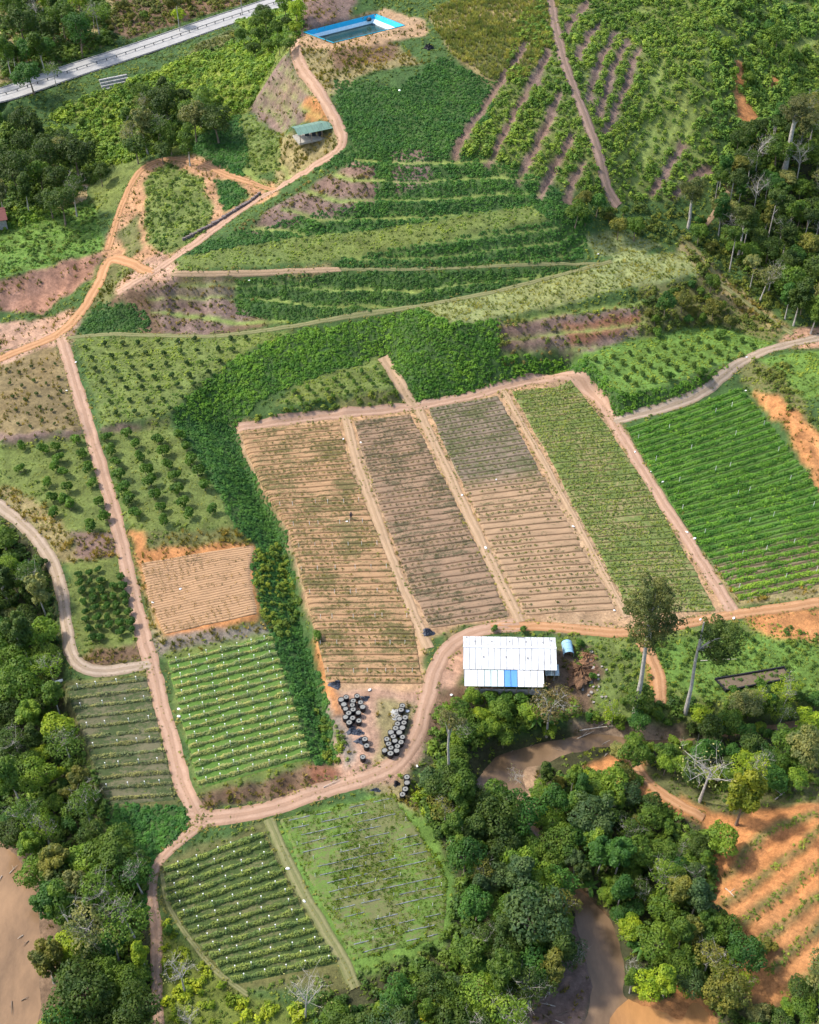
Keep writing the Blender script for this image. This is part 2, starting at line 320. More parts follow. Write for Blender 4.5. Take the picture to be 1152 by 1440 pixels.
def leaf_mat(name, src, trans=.3):
    m, nt, b = newmat(name)
    if src == 'instancer': a = N(nt, 'ShaderNodeAttribute', attribute_name='tint', attribute_type='INSTANCER').outputs['Color']
    elif src == 'object': a = N(nt, 'ShaderNodeObjectInfo').outputs['Color']
    else: a = N(nt, 'ShaderNodeAttribute', attribute_name='tone').outputs['Color']
    a = mix(nt, 1, a, (1.28, 1.16, .74), 'MULTIPLY')
    p = pos(nt); n1 = noise(nt, p, .55, 3); n2 = noise(nt, p, 4.0, 2)
    c = mix(nt, mapr(nt, n1, .38, .62, 0, 1), mix(nt, 1, a, (.72, .82, .78), 'MULTIPLY'), mix(nt, 1, a, (1.5, 1.3, .95), 'MULTIPLY'))
    c = mix(nt, mapr(nt, n2, .3, .7, 0, .6), c, mix(nt, 1, c, (.65, .7, .7), 'MULTIPLY'))
    nt.links.new(c, b.inputs['Base Color']); b.inputs['Roughness'].default_value = .55; b.inputs['Specular IOR Level'].default_value = .25
    t = N(nt, 'ShaderNodeBsdfTranslucent'); nt.links.new(mix(nt, 1, c, (1.1, 1.3, .5), 'MULTIPLY'), t.inputs[0])
    ms = N(nt, 'ShaderNodeMixShader'); ms.inputs[0].default_value = trans; nt.links.new(b.outputs[0], ms.inputs[1]); nt.links.new(t.outputs[0], ms.inputs[2])
    nt.links.new(ms.outputs[0], nt.nodes['Material Output'].inputs[0]); return m
M_GROUND = ground_mat(); M_COVER = leaf_mat('ground_cover_leaf', 'instancer', .25); M_CROWN = leaf_mat('tree_leaf', 'object', .34); M_ROW = leaf_mat('row_leaf', 'object', .25)

def plain(name, col, rough=.7, var=.15, scale=3.0, metal=0.0, bmp=0.0):
    m, nt, b = newmat(name); p = pos(nt); n = noise(nt, p, scale, 5)
    c = mix(nt, mapr(nt, n, .3, .7, 0, 1), tuple(q * (1 - var) for q in col), tuple(min(1, q * (1 + var)) for q in col))
    nt.links.new(c, b.inputs['Base Color']); b.inputs['Roughness'].default_value = rough; b.inputs['Metallic'].default_value = metal
    if bmp: bump(nt, b, n, bmp, .1)
    return m
def road_mat(name, col, col2):
    """packed earth: paler wheel tracks, darker damp patches, ragged verge"""
    m, nt, b = newmat(name); uv = N(nt, 'ShaderNodeUVMap', uv_map='run').outputs[0]; sp = N(nt, 'ShaderNodeSeparateXYZ'); nt.links.new(uv, sp.inputs[0])
    p = pos(nt); n1 = noise(nt, p, .5, 6, .65); n2 = noise(nt, p, 3.5, 5, .7)
    w = N(nt, 'ShaderNodeMath', operation='ADD'); nt.links.new(sp.outputs[0], w.inputs[0]); nt.links.new(mapr(nt, noise(nt, p, .3, 2), 0, 1, -.12, .12), w.inputs[1])
    c = N(nt, 'ShaderNodeMath', operation='ABSOLUTE'); s = N(nt, 'ShaderNodeMath', operation='SUBTRACT'); nt.links.new(w.outputs[0], s.inputs[0]); s.inputs[1].default_value = .5; nt.links.new(s.outputs[0], c.inputs[0])
    tr = ramp(nt, c.outputs[0], [(.0, (.35,)*3), (.09, (.1,)*3), (.17, (1,)*3), (.30, (1,)*3), (.40, (.15,)*3), (.5, (0,)*3)])
    base = mix(nt, tr, col2, col); base = mix(nt, mapr(nt, n1, .4, .7, 0, .6), base, col2)
    base = mix(nt, mapr(nt, n2, .3, .75, 0, .35), base, tuple(q * .62 for q in col2))
    nt.links.new(base, b.inputs['Base Color']); bump(nt, b, n2, .6, .12); return m
M_ROAD = {'pink': road_mat('pink_earth', (.46, .30, .21), (.34, .21, .135)), 'orange': road_mat('orange_earth', (.48, .27, .14), (.36, .185, .085)), 'tan': road_mat('tan_earth', (.45, .305, .19), (.33, .225, .13)),
          'grey': road_mat('grey_gravel', (.42, .325, .245), (.28, .21, .14)), 'grass': road_mat('worn_grass', (.25, .23, .11), (.15, .16, .06)), 'mauve': road_mat('mauve_earth', (.33, .22, .17), (.20, .14, .10))}

# ------------------------------------------------------------------ land use painted on the ground sheet (real soil / turf colours)
C = dict(loop=(.40, .235, .13), lip=(.19, .25, .065), plot=(.19, .145, .07), orange=(.42, .195, .075), tan=(.36, .24, .14), pink=(.38, .24, .165), cliff=(.29, .165, .115), red=(.26, .12, .07), mauve=(.19, .13, .105), grey=(.22, .19, .155), olive=(.13, .135, .05), straw=(.25, .21, .10),
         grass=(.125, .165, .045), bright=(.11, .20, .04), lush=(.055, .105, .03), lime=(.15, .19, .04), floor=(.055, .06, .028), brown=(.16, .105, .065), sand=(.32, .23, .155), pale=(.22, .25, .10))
TONE = np.empty((NY, NX, 3)); TONE[:] = C['lush']
OCC = np.zeros((NY, NX), bool)         # where nothing may be scattered
AREAS = [
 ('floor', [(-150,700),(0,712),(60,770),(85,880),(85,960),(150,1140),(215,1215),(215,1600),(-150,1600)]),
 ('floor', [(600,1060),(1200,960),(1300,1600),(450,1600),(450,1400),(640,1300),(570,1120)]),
 ('grass', [(780,900),(1300,850),(1300,1000),(900,1020),(790,1000)]), ('bright', [(900,900),(1152,890),(1152,975),(1010,985),(900,950)]),
 ('orange', [(1040,862),(1300,840),(1300,905),(1100,900),(1060,885)]),
 ('brown', [(760,920),(830,905),(850,950),(830,1010),(770,1000)]), ('sand', [(640,970),(700,965),(690,990),(640,1000)]),
 ('olive', [(620,885),(650,885),(650,985),(640,990),(625,960)]),
 ('lush', [(380,560),(560,500),(590,430),(830,400),(830,520),(700,545),(580,570),(470,585),(340,600),(380,740),(420,880),(470,1080),(430,1070),(370,880),(340,740),(240,600),(240,570),(400,470)]),
 ('olive', [(470,560),(560,545),(565,572),(480,578)]), ('grass', [(380,570),(430,535),(540,500),(560,545),(470,560)]),
 ('mauve', [(700,450),(910,430),(900,470),(820,495),(700,490)]), ('red', [(790,455),(830,450),(900,440),(900,455),(800,485)]),
 ('olive', [(900,400),(1010,390),(1100,470),(1080,480),(1000,455),(900,480)]), ('straw', [(960,330),(1010,380),(1110,460),(1090,470),(1000,410),(950,360)]),
 ('bright', [(800,500),(1000,455),(1095,482),(1040,505),(880,560)]), ('olive', [(830,560),(880,560),(1030,515),(1000,545),(870,590)]), ('lush', [(800,520),(820,500),(875,560),(940,545),(1000,540),(870,588)]),
 ('lush', [(870,590),(1045,530),(1060,545),(1020,550),(890,600)]), ('olive', [(1045,500),(1110,520),(1180,680),(1180,720),(1080,560),(1040,535)]),
 ('bright', [(1060,505),(1300,470),(1300,560),(1130,560),(1090,520)]), ('orange', [(1058,548),(1095,556),(1152,610),(1175,640),(1190,720),(1165,710),(1130,650),(1100,600)]),
 ('pink', [(1090,480),(1120,462),(1300,450),(1300,480),(1120,490)]),
 ('grass', [(105,475),(420,465),(330,505),(240,580),(145,600)]), ('plot', [(-150,505),(0,512),(75,485),(92,495),(120,605),(0,620),(-150,620)]),
 ('mauve', [(-100,618),(120,603),(124,614),(-100,636)]), ('mauve', [(142,599),(200,594),(200,606),(145,609)]), ('olive', [(200,592),(240,586),(243,600),(200,606)]),
 ('grass', [(-150,634),(124,614),(165,755),(105,757),(60,745),(0,690),(-150,680)]), ('grass', [(142,609),(245,600),(300,680),(335,745),(205,752),(175,740)]),
 ('olive', [(200,750),(335,742),(345,765),(260,780),(215,772)]), ('straw', [(0,680),(50,700),(100,750),(105,790),(80,790),(50,745),(0,705)]),
 ('mauve', [(100,752),(170,745),(178,785),(105,795)]), ('grass', [(95,792),(178,782),(203,905),(108,925)]), ('brown', [(108,922),(202,902),(208,928),(120,945)]),
 ('orange', [(180,745),(205,745),(205,772),(360,764),(366,872),(228,902),(200,830)]), ('grey', [(205,880),(228,895),(385,872),(385,888),(235,922),(215,915)]), ('straw', [(195,790),(215,860),(232,900),(215,905)]),
 ('grass', [(228,918),(385,888),(442,1078),(278,1120)]), ('brown', [(276,1119),(440,1078),(475,1075),(480,1098),(400,1122),(300,1140),(283,1135)]), ('red', [(430,1082),(470,1076),(482,1095),(440,1108)]),
 ('olive', [(85,962),(212,942),(252,1135),(150,1140)]), ('lush', [(150,1140),(250,1132),(275,1160),(210,1215),(160,1200)]),
 ('olive', [(222,1212),(375,1155),(500,1390),(320,1395),(225,1270)]), ('bright', [(380,1158),(560,1108),(600,1140),(645,1240),(630,1330),(490,1380),(440,1290)]),
 ('straw', [(500,1100),(580,1085),(590,1150),(540,1115)]), ('lime', [(222,1290),(330,1395),(430,1420),(430,1500),(228,1500)]),
 ('pink', [(465,968),(600,965),(640,890),(655,900),(650,955),(620,980),(600,1060),(560,1098),(480,1100),(470,1060)]), ('grey', [(455,950),(480,970),(470,1000),(505,1060),(485,1085),(455,990)]),
 ('brown', [(590,1000),(615,975),(660,960),(650,985),(610,1050),(595,1060)]), ('straw', [(535,985),(585,985),(570,1068),(530,1068)]),
 ('tan', [(325,596),(480,580),(600,568),(705,545),(810,522),(870,590),(1030,865),(1040,862),(900,895),(650,880),(600,900),(600,970),(460,968),(440,880),(400,745),(372,698),(345,640)]),
 ('orange', [(440,900),(452,900),(480,1000),(470,1010),(455,980)]),
 ('straw', [(985,775),(1020,780),(1100,750),(1300,700),(1300,820),(1040,852)]),
 ('orange', [(900,905),(925,925),(935,985),(920,988)]), ('sand', [(790,1020),(850,1008),(880,1020),(960,1028),(960,1040),(880,1050),(820,1040)]), ('sand', [(690,1090),(760,1068),(755,1110),(730,1170),(715,1130)]),
 ('orange', [(820,1080),(870,1055),(905,1062),(920,1110),(980,1130),(985,1150),(930,1150),(890,1120),(850,1100)]), ('olive', [(900,1080),(1020,1090),(1152,1100),(1152,1130),(990,1135),(930,1120)]),
 ('orange', [(990,1190),(1060,1140),(1300,1110),(1300,1400),(1120,1400),(1080,1420),(1030,1380),(1040,1330),(1000,1290)]), ('orange', [(930,1385),(985,1380),(1010,1440),(1010,1600),(850,1600),(860,1420)]),
 ('mauve', [(735,1440),(760,1380),(800,1290),(835,1330),(840,1400),(810,1450),(780,1600),(700,1600)]), ('red', [(770,1210),(800,1230),(860,1310),(870,1380),(850,1380),(830,1300)]),
 ('brown', [(-150,1170),(0,1150),(80,1250),(80,1340),(90,1450),(90,1600),(-150,1600)]),
 # slopes beyond
 ('brown', [(125,470),(165,400),(200,398),(240,390),(470,385),(440,440),(330,470),(210,470)]), ('mauve', [(205,400),(340,392),(360,440),(300,470),(230,468)]), ('lush', [(108,470),(140,425),(190,430),(200,468)]),
 ('lush', [(330,392),(830,372),(820,378),(590,428),(400,455),(330,430)]), ('straw', [(380,470),(400,380),(465,372),(470,383),(400,388)]),
 ('pale', [(585,432),(700,410),(880,362),(960,352),(985,385),(880,407),(720,445),(640,455)]), ('pale', [(820,335),(870,322),(930,345),(900,362),(840,362)]),
 ('grass', [(242,384),(255,360),(400,336),(560,318),(700,293),(750,288),(775,308),(600,341),(460,366)]),
 ('cliff', [(-150,440),(60,440),(130,390),(150,350),(135,350),(0,395),(-150,400)]), ('pink', [(-150,470),(50,450),(120,430),(100,490),(70,485),(0,515),(-150,530)]),
 ('loop', [(140,360),(195,230),(270,218),(390,258),(390,275),(345,295),(235,372),(245,392),(190,405),(165,395),(150,370)]), ('grass', [(205,250),(240,228),(285,250),(300,300),(285,335),(230,360),(205,340)]), ('olive', [(165,330),(195,300),(200,350),(180,370)]),
 ('lush', [(300,250),(330,252),(355,275),(315,300)]), ('bright', [(-150,310),(0,310),(130,280),(148,350),(60,378),(0,392),(-150,400)]), ('grass', [(120,250),(190,215),(205,230),(160,300),(130,290)]),
 ('olive', [(130,375),(175,365),(200,375),(150,430),(120,450)]),
 ('lime', [(90,150),(220,100),(330,60),(420,50),(400,80),(350,160),(250,215),(190,215),(130,200)]), ('lush', [(260,205),(300,165),(345,160),(390,175),(398,245),(340,250)]), ('grass', [(335,160),(395,185),(398,240),(350,245)]),
 ('mauve', [(350,155),(400,75),(430,110),(460,160),(410,175),(395,190)]), ('orange', [(425,140),(455,130),(468,165),(430,170)]), ('straw', [(395,190),(470,185),(490,200),(440,232),(390,260)]), ('straw', [(405,60),(560,65),(590,90),(520,100),(480,125),(460,140)]), ('brown', [(460,70),(560,62),(550,85),(470,100)]),
 ('tan', [(398,60),(425,45),(540,12),(600,30),(600,50),(470,72),(420,68)]), ('mauve', [(425,-10),(510,-20),(490,30),(425,45)]),
 ('mauve', [(370,300),(500,225),(530,235),(525,285),(440,310),(350,330)]), ('mauve', [(545,215),(600,212),(610,260),(555,268)]),
 ('straw', [(600,20),(700,-30),(790,-30),(780,60),(740,110),(690,120),(640,80)]), ('olive', [(620,50),(700,30),(740,110),(700,120)]),
 ('grass', [(790,-30),(1000,-30),(1010,250),(950,280),(870,285),(700,240),(640,210),(690,120),(740,110),(780,60)]),
 ('brown', [(150,-30),(420,-30),(330,8),(180,55),(150,40)]), ('straw', [(-150,-40),(160,-30),(160,60),(0,120),(-150,150)]), ('straw', [(0,80),(40,70),(60,100),(0,120)]), ('olive', [(280,60),(330,40),(330,75),(250,90)]),
 ('grass', [(1000,-40),(1300,-40),(1300,100),(1160,120),(1060,130),(1010,150)]), ('orange', [(1030,80),(1048,90),(1042,130),(1070,170),(1045,180),(1035,150)]), ('orange', [(1080,100),(1100,115),(1090,130),(1080,125)]),
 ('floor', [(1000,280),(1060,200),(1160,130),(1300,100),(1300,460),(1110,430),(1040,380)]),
]
AREAS.append(('orange', [(950,1120),(1000,1140),(1040,1150),(1010,1200),(985,1165)])); AREAS.append(('pink', [(195,375),(225,352),(250,372),(245,395),(215,402),(190,408),(160,415),(170,395)]))
# bare strips between the shrub rows on the hill
def zz1(l, ox, oy=0, sc=2.88): return [(ox + a / sc, oy + b / sc) for a, b in l]
STRIPS = [zz1(l, 752) for l in ([(270,85),(215,150),(165,245)], [(335,125),(290,200),(255,290),(215,410)], [(390,160),(350,200),(310,300),(255,470)], [(440,185),(400,230),(375,340),(330,440),(280,550)], [(60,200),(30,270),(0,350)], [(100,370),(60,480),(10,580)],
   [(160,540),(110,630),(60,720),(20,800)], [(205,650),(150,740),(130,830)], [(610,570),(540,680),(470,790)], [(720,680),(640,720),(550,800)], [(225,0),(150,90),(120,140)])] + [zz1(l, 380) for l in ([(1045,170),(960,290),(870,430),(780,560),(740,640)], [(1140,210),(1060,330),(960,520),(880,670)], [(1150,470),(1080,590),(1000,740)], [(1160,660),(1100,790)])]
GSTRIPS = [zz1(l, 752) for l in ([(500,470),(470,560),(390,700)], [(620,350),(600,430),(540,560),(490,640)], [(690,400),(650,480),(600,560)], [(520,230),(500,310),(480,400)], [(640,240),(620,320)], [(760,380),(700,440)], [(720,600),(650,650)], [(460,490),(420,560),(350,650)], [(560,450),(510,540),(450,640),(400,760)], [(480,300),(440,400),(420,470)], [(560,330),(540,420)], [(640,430),(600,520)], [(800,450),(700,520),(640,640)], [(500,200),(640,180)], [(270,70),(420,45),(560,40)], [(560,250),(700,240),(790,280)], [(600,130),(760,130)], [(860,60),(980,20),(1150,0)], [(950,110),(1060,60),(1200,50)], [(900,330),(1000,230),(1200,120)], [(840,200),(930,90)])]

for i, (c, p) in enumerate(AREAS):
    M = grid_in(wpoly(p), .6, i * 3); TONE[M] = C[c]
    if c == 'orange' and min(q[1] for q in p) < 400: OCC |= M
def strip_poly(pl, w):
    d = densify(pl, 8); x, y = at(d[:, 0], d[:, 1]); q = np.array([x, y]).T; t = np.gradient(q, axis=0); t /= np.linalg.norm(t, axis=1)[:, None] + 1e-9
    n = np.array([-t[:, 1], t[:, 0]]).T * w / 2; return np.vstack([q + n, (q - n)[::-1]])
for i, s in enumerate(STRIPS):
    M = grid_in(strip_poly(s, 1.9), .5, i * 5); TONE[M] = C['mauve']; OCC |= M; M = grid_in(strip_poly(s, 1.2)); HM[M] -= .35
for i, s in enumerate(GSTRIPS):
    M = grid_in(strip_poly(s, 1.1), .4, i * 5); TONE[M] = C['lip']; OCC |= M; HM -= .3 * blur(grid_in(strip_poly(s, 1.2)).astype(float), 1)
# bench edges of the terraces: thin worn lips
LIPS = [] and [[(480,290),(600,272),(720,262),(750,262)], [(545,268),(640,245),(690,232)], [(400,262),(520,238)], [(390,285),(525,262)], [(360,312),(525,280)], [(555,242),(610,230)], [(640,215),(700,225)],
 [(200,410),(280,405),(360,425)], [(200,432),(300,445),(370,438)], [(520,96),(560,105),(480,118)], [(840,470),(900,455)], [(760,470),(840,455)]]
for i, s in enumerate(LIPS):
    M = grid_in(strip_poly(s, 1.25 if i < 8 else .9), .2, i * 5); TONE[M] = C['pale']; OCC |= M; M2 = blur(grid_in(strip_poly(s, 2.4)).astype(float), 2); HM += .35 * M2

BENCH = [([(365,312),(440,262),(505,215),(640,205),(700,222),(748,245),(775,292),(740,287),(700,292),(560,316),(400,334),(300,345)], 2.1), ([(460,364),(600,339),(775,308),(822,330),(822,366),(700,372),(600,377),(470,377)], 1.9), ([(205,402),(345,392),(830,374),(700,404),(590,426),(400,453),(300,468),(215,464)], 1.9), ([(300,253),(365,225),(440,240),(380,270),(340,290)], 1.8), ([(705,448),(910,415),(905,468),(822,492),(700,520)], 2.2), ([(355,150),(400,80),(430,112),(462,160),(410,176),(395,188)], 2.6)]
for poly, st in BENCH:
    W = blur(grid_in(wpoly(poly)).astype(float), 3); h = HM + .25 * vnoise(GX, GY, 9, 77); fr = (h / st) % 1.0; stp = st * (np.clip((fr - .38) / .62, 0, 1) - fr)
    HM = HM + stp * W * .85; lip = (np.abs(fr - .28) < .11) & (W > .6); TONE[lip] = C['lip']; OCC |= lip & (vnoise(GX, GY, 5, 78) > -.55)
STEP = [[(1015,1240),(1060,1190),(1100,1160),(1150,1142)], [(1010,1275),(1070,1235),(1120,1195),(1160,1165)], [(1040,1300),(1090,1262),(1160,1208)], [(1060,1330),(1110,1290),(1165,1245)], [(1080,1370),(1120,1330),(1170,1285)], [(1100,1400),(1140,1370),(1180,1335)]]
for i, s in enumerate(STEP):
    HM += 1.1 * blur(grid_in(strip_poly(s, 3.0)).astype(float), 3); M = grid_in(strip_poly(s, 1.0), .5, i); TONE[M] = C['olive']
    M = grid_in(strip_poly([(a + 3, b + 14) for a, b in s], .5), .2, i); HM[M] -= .35
# pool pit
POOL = [(428,45), (528,20), (568,36), (469,60)]
pw = np.array([unp(a, b, 37.0) for a, b in POOL]); pc = pw.mean(0)
HM[grid_in(pc + (pw - pc) * 1.12)] = 36.95
HM[grid_in(pc + (pw - pc) * 0.97)] = 33.6
# rills and hollows on steep bare soil and small unevenness everywhere
for poly in ([(-150,450),(60,445),(135,392),(155,350),(135,345),(0,390),(-150,398)], [(276,1119),(440,1078),(475,1075),(480,1098),(400,1122),(300,1140)], [(1058,548),(1095,556),(1152,610),(1175,640),(1190,720),(1165,710),(1130,650),(1100,600)], [(205,402),(345,392),(370,440),(300,468),(225,464)]):
    W = blur(grid_in(wpoly(poly)).astype(float), 2); g_ = vnoise(GX, GY * .18, 1.3, 91); HM += W * .35 * g_; TONE *= (1 + W * .28 * vnoise(GX, GY * .2, 1.1, 92))[..., None]
HM += .10 * vnoise(GX, GY, 3, 5) + .05 * vnoise(GX, GY, 1.2, 6)
TONE = blur(TONE, 1)
OR = (TONE[..., 0] > .38) & (GY < 130) & (GX > 28); HM[OR] += (.25 * vnoise(GX, GY, 2.2, 8))[OR]

# ------------------------------------------------------------------ roads: ribbons laid on the ground
def ribbon_pts(pl, step=.7):
    d = densify(pl, 10); x, y = at(d[:, 0], d[:, 1]); q = np.array([x, y]).T
    for _ in range(6): q[1:-1] = (q[:-2] + q[2:] + 2 * q[1:-1]) / 4
    s = np.concatenate([[0], np.cumsum(np.linalg.norm(np.diff(q, axis=0), axis=1))]); n = max(4, int(s[-1] / step)); u = np.linspace(0, s[-1], n)
    return np.array([np.interp(u, s, q[:, 0]), np.interp(u, s, q[:, 1])]).T, u
ROADN = [0]; ROADS = []
def road(name, pl, w, mat, lift=.09, ragged=.12, nu=9, taper=False):
    q, u = ribbon_pts(pl); t = np.gradient(q, axis=0); t /= np.linalg.norm(t, axis=1)[:, None]; n = np.array([-t[:, 1], t[:, 0]]).T
    ROADN[0] += 1; k = ROADN[0]; wl = w / 2 * (1 + ragged * (vnoise(u, u * 0, 2.5, k) + .5 * vnoise(u, u * 0, .9, k + 3))); wr = w / 2 * (1 + ragged * (vnoise(u, u * 0, 2.5, k + 7) + .5 * vnoise(u, u * 0, .9, k + 9)))
    s = np.linspace(0, 1, nu); V = []
    PX = q[:, None, 0] + n[:, None, 0] * (-wl[:, None] + (wl + wr)[:, None] * s); PY = q[:, None, 1] + n[:, None, 1] * (-wl[:, None] + (wl + wr)[:, None] * s)
    prof = lift + .035 * np.cos(s * 4 * math.pi) - .12 * (np.abs(s - .5) > .49)
    PZ = hgt(PX, PY) + prof + k * .0017
    V = np.stack([PX, PY, PZ], -1).reshape(-1, 3); m = len(u); I = np.arange(m * nu).reshape(m, nu)
    F = np.stack([I[:-1, :-1], I[:-1, 1:], I[1:, 1:], I[1:, :-1]], -1).reshape(-1, 4)[:, ::-1]
    me = mesh_np(name, V, F, mat, True); uv = me.uv_layers.new(name='run'); SU = np.stack([np.broadcast_to(s, (m, nu)), np.broadcast_to(u[:, None], (m, nu))], -1).reshape(-1, 2)
    uv.data.foreach_set('uv', SU[F.ravel()].astype(np.float32).ravel())
    o = link(name, me); tag(o, kind='structure'); ROADS.append((name, q, n, w))
    global OCC
    OCC |= grid_in(np.vstack([q + n * (w / 2 * .95), (q - n * (w / 2 * .95))[::-1]])); return q
def wnear(q, n, w): pass
road('dirt_road', [(85,472),(92,490),(102,525),(122,592),(142,655),(158,710),(175,780),(187,835),(200,885),(215,940),(232,1010),(248,1070),(262,1120),(285,1155)], 2.5, M_ROAD['pink'])
road('dirt_road', [(262,1150),(300,1152),(345,1147),(400,1131),(470,1108),(530,1091),(570,1066),(590,1025),(600,985),(612,940),(625,912),(650,893),(690,883),(730,878)], 2.6, M_ROAD['pink'])
road('dirt_road', [(690,881),(760,880),(820,886),(880,891),(930,885),(985,873),(1040,862),(1100,855),(1160,845),(1230,834)], 2.0, M_ROAD['orange'])
road('dirt_road', [(290,1155),(245,1187),(214,1218),(212,1260),(221,1310),(219,1380),(223,1440),(226,1520)], 1.6, M_ROAD['pink'])
road('farm_track', [(335,602),(400,592),(478,583),(580,573),(650,561),(700,547),(760,531),(805,525),(832,545),(862,592),(920,688),(975,770),(1030,860)], 2.3, M_ROAD['pink'])
road('farm_track', [(486,584),(496,630),(512,680),(545,770),(575,850),(603,912)], 1.8, M_ROAD['tan'])
road('farm_track', [(588,575),(640,685),(690,790),(732,875)], 1.9, M_ROAD['tan'])
road('farm_track', [(708,549),(745,615),(790,695),(840,790),(882,868)], 1.3, M_ROAD['tan'])
road('farm_track', [(538,503),(556,530),(573,562),(584,574)], 2.2, M_ROAD['tan'])
road('dirt_road', [(862,593),(900,583),(950,570),(1000,548),(1022,522),(1050,503),(1100,486),(1160,473),(1230,462)], 2.2, M_ROAD['grey'])
road('footpath', [(95,476),(130,470),(200,471),(300,474),(400,461),(500,443),(590,431),(700,410),(820,378),(860,368)], 1.1, M_ROAD['grass'])
road('footpath', [(240,386),(350,384),(480,379)], 1.0, M_ROAD['tan']); road('footpath', [(478,379),(600,379),(700,374),(790,371),(850,371)], .7, M_ROAD['grass'])
road('dirt_road', [(165,412),(200,392),(235,370),(290,332),(345,290),(385,268),(440,235),(492,203),(480,180),(468,160),(452,130),(428,98),(405,75),(408,60),(432,50)], 2.3, M_ROAD['pink'])
road('dirt_road', [(152,352),(165,303),(190,242),(212,224),(260,221),(300,238),(340,254),(388,267)], 1.7, M_ROAD['orange'])
road('dirt_road', [(215,385),(180,370),(152,355),(142,395),(118,436),(85,472),(40,488),(0,505),(-60,525)], 2.5, M_ROAD['orange'])
road('dirt_road', [(-60,670),(0,710),(35,738),(62,768),(84,810),(93,870),(96,922),(112,947),(160,944),(213,934)], 2.2, M_ROAD['grey'])
road('hill_track', [(768,-40),(773,0),(785,60),(801,110),(826,170),(845,222),(850,262),(870,290)], 2.6, M_ROAD['mauve'])
road('farm_track', [(903,902),(920,930),(930,960),(928,990)], 2.2, M_ROAD['orange'])
road('grass_path', [(378,1152),(405,1215),(440,1280),(478,1340),(500,1390)], 1.7, M_ROAD['grass'])
road('grass_path', [(228,1225),(232,1270),(262,1315),(300,1365),(350,1400)], .7, M_ROAD['grass'])
road('dirt_road', [(885,1065),(903,1095),(935,1122),(970,1138),(990,1150)], 1.7, M_ROAD['orange'])
road('grass_path', [(1115,470),(1070,440),(1020,405),(990,370),(960,335)], 1.3, M_ROAD['grass'])
road('footpath', [(990,320),(1005,300),(1025,270)], 1.1, M_ROAD['tan'])
OCC |= grid_in(wpoly([(600,905),(650,890),(655,900),(650,960),(610,985),(600,985)]))

# ------------------------------------------------------------------ fields: ruled sheets with rows
def edge_w(pl):
    d = densify(pl, 8); x, y = at(d[:, 0], d[:, 1]); q = np.array([x, y]).T; s = np.concatenate([[0], np.cumsum(np.linalg.norm(np.diff(q, axis=0), axis=1))]); return q, s
class Field:
    def __init__(s, left, right): s.l = edge_w(left); s.r = edge_w(right)
    def P(s, u, t):
        (ql, sl), (qr, sr) = s.l, s.r
        A = np.stack([np.interp(t * sl[-1], sl, ql[:, 0]), np.interp(t * sl[-1], sl, ql[:, 1])], -1); B = np.stack([np.interp(t * sr[-1], sr, qr[:, 0]), np.interp(t * sr[-1], sr, qr[:, 1])], -1)
        return A + (B - A) * np.asarray(u)[..., None]
    def len(s): return s.l[1][-1]
def field_mat(name, soil, soil2, weed, cover, weed2=None, split=None, rows=40, soilB=None, weedB=None, coverB=None):
    m, nt, b = newmat(name); uv = N(nt, 'ShaderNodeUVMap', uv_map='run').outputs[0]; p = pos(nt)
    sp = N(nt, 'ShaderNodeSeparateXYZ'); nt.links.new(uv, sp.inputs[0])
    mp = N(nt, 'ShaderNodeMapping'); mp.inputs['Scale'].default_value = (.16, 1, 1); nt.links.new(uv, mp.inputs[0])          # u in metres, v in rows
    st = noise(nt, mp.outputs[0], 1.1, 5, .8); st2 = noise(nt, p, .12, 3); fine = noise(nt, p, 2.0, 8, .85); fine2 = noise(nt, p, 7, 3, .7)
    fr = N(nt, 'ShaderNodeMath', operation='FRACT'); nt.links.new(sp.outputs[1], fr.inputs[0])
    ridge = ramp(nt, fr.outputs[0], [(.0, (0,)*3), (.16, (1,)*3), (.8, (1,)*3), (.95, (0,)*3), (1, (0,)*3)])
    base = mix(nt, mapr(nt, st, .35, .65, 0, 1), soil, soil2)
    def cov(c):
        a = N(nt, 'ShaderNodeMath', operation='ADD'); nt.links.new(mapr(nt, st, .3, .7, -.5, .5), a.inputs[0]); nt.links.new(mapr(nt, fine, .3, .7, -.6, .6), a.inputs[1])
        a2 = N(nt, 'ShaderNodeMath', operation='ADD'); nt.links.new(a.outputs[0], a2.inputs[0]); nt.links.new(mapr(nt, st2, .35, .65, -.22, .22), a2.inputs[1])
        return mapr(nt, a2.outputs[0], .75 - 1.5 * c, 1.05 - 1.5 * c, 0, 1)
    wc = mix(nt, mapr(nt, fine2, .3, .7, 0, 1), weed, weed2 or tuple(q * .6 for q in weed))
    col = mix(nt, cov(cover), base, wc)
    if split is not None:
        baseB = mix(nt, mapr(nt, st, .35, .65, 0, 1), soilB, tuple(q * .7 for q in soilB)); colB = mix(nt, cov(coverB), baseB, mix(nt, mapr(nt, fine2, .3, .7, 0, 1), weedB, tuple(q * .6 for q in weedB)))
        col = mix(nt, mapr(nt, sp.outputs[1], split - 1.6, split + 1.6, 0, 1), col, colB)
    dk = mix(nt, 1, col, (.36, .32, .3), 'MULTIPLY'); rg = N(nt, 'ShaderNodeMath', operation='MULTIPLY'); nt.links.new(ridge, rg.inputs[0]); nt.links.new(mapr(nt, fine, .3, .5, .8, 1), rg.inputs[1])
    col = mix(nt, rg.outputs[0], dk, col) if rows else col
    nt.links.new(col, b.inputs['Base Color']); bump(nt, b, fine, .8, .15); return m
FIELDN = [0]
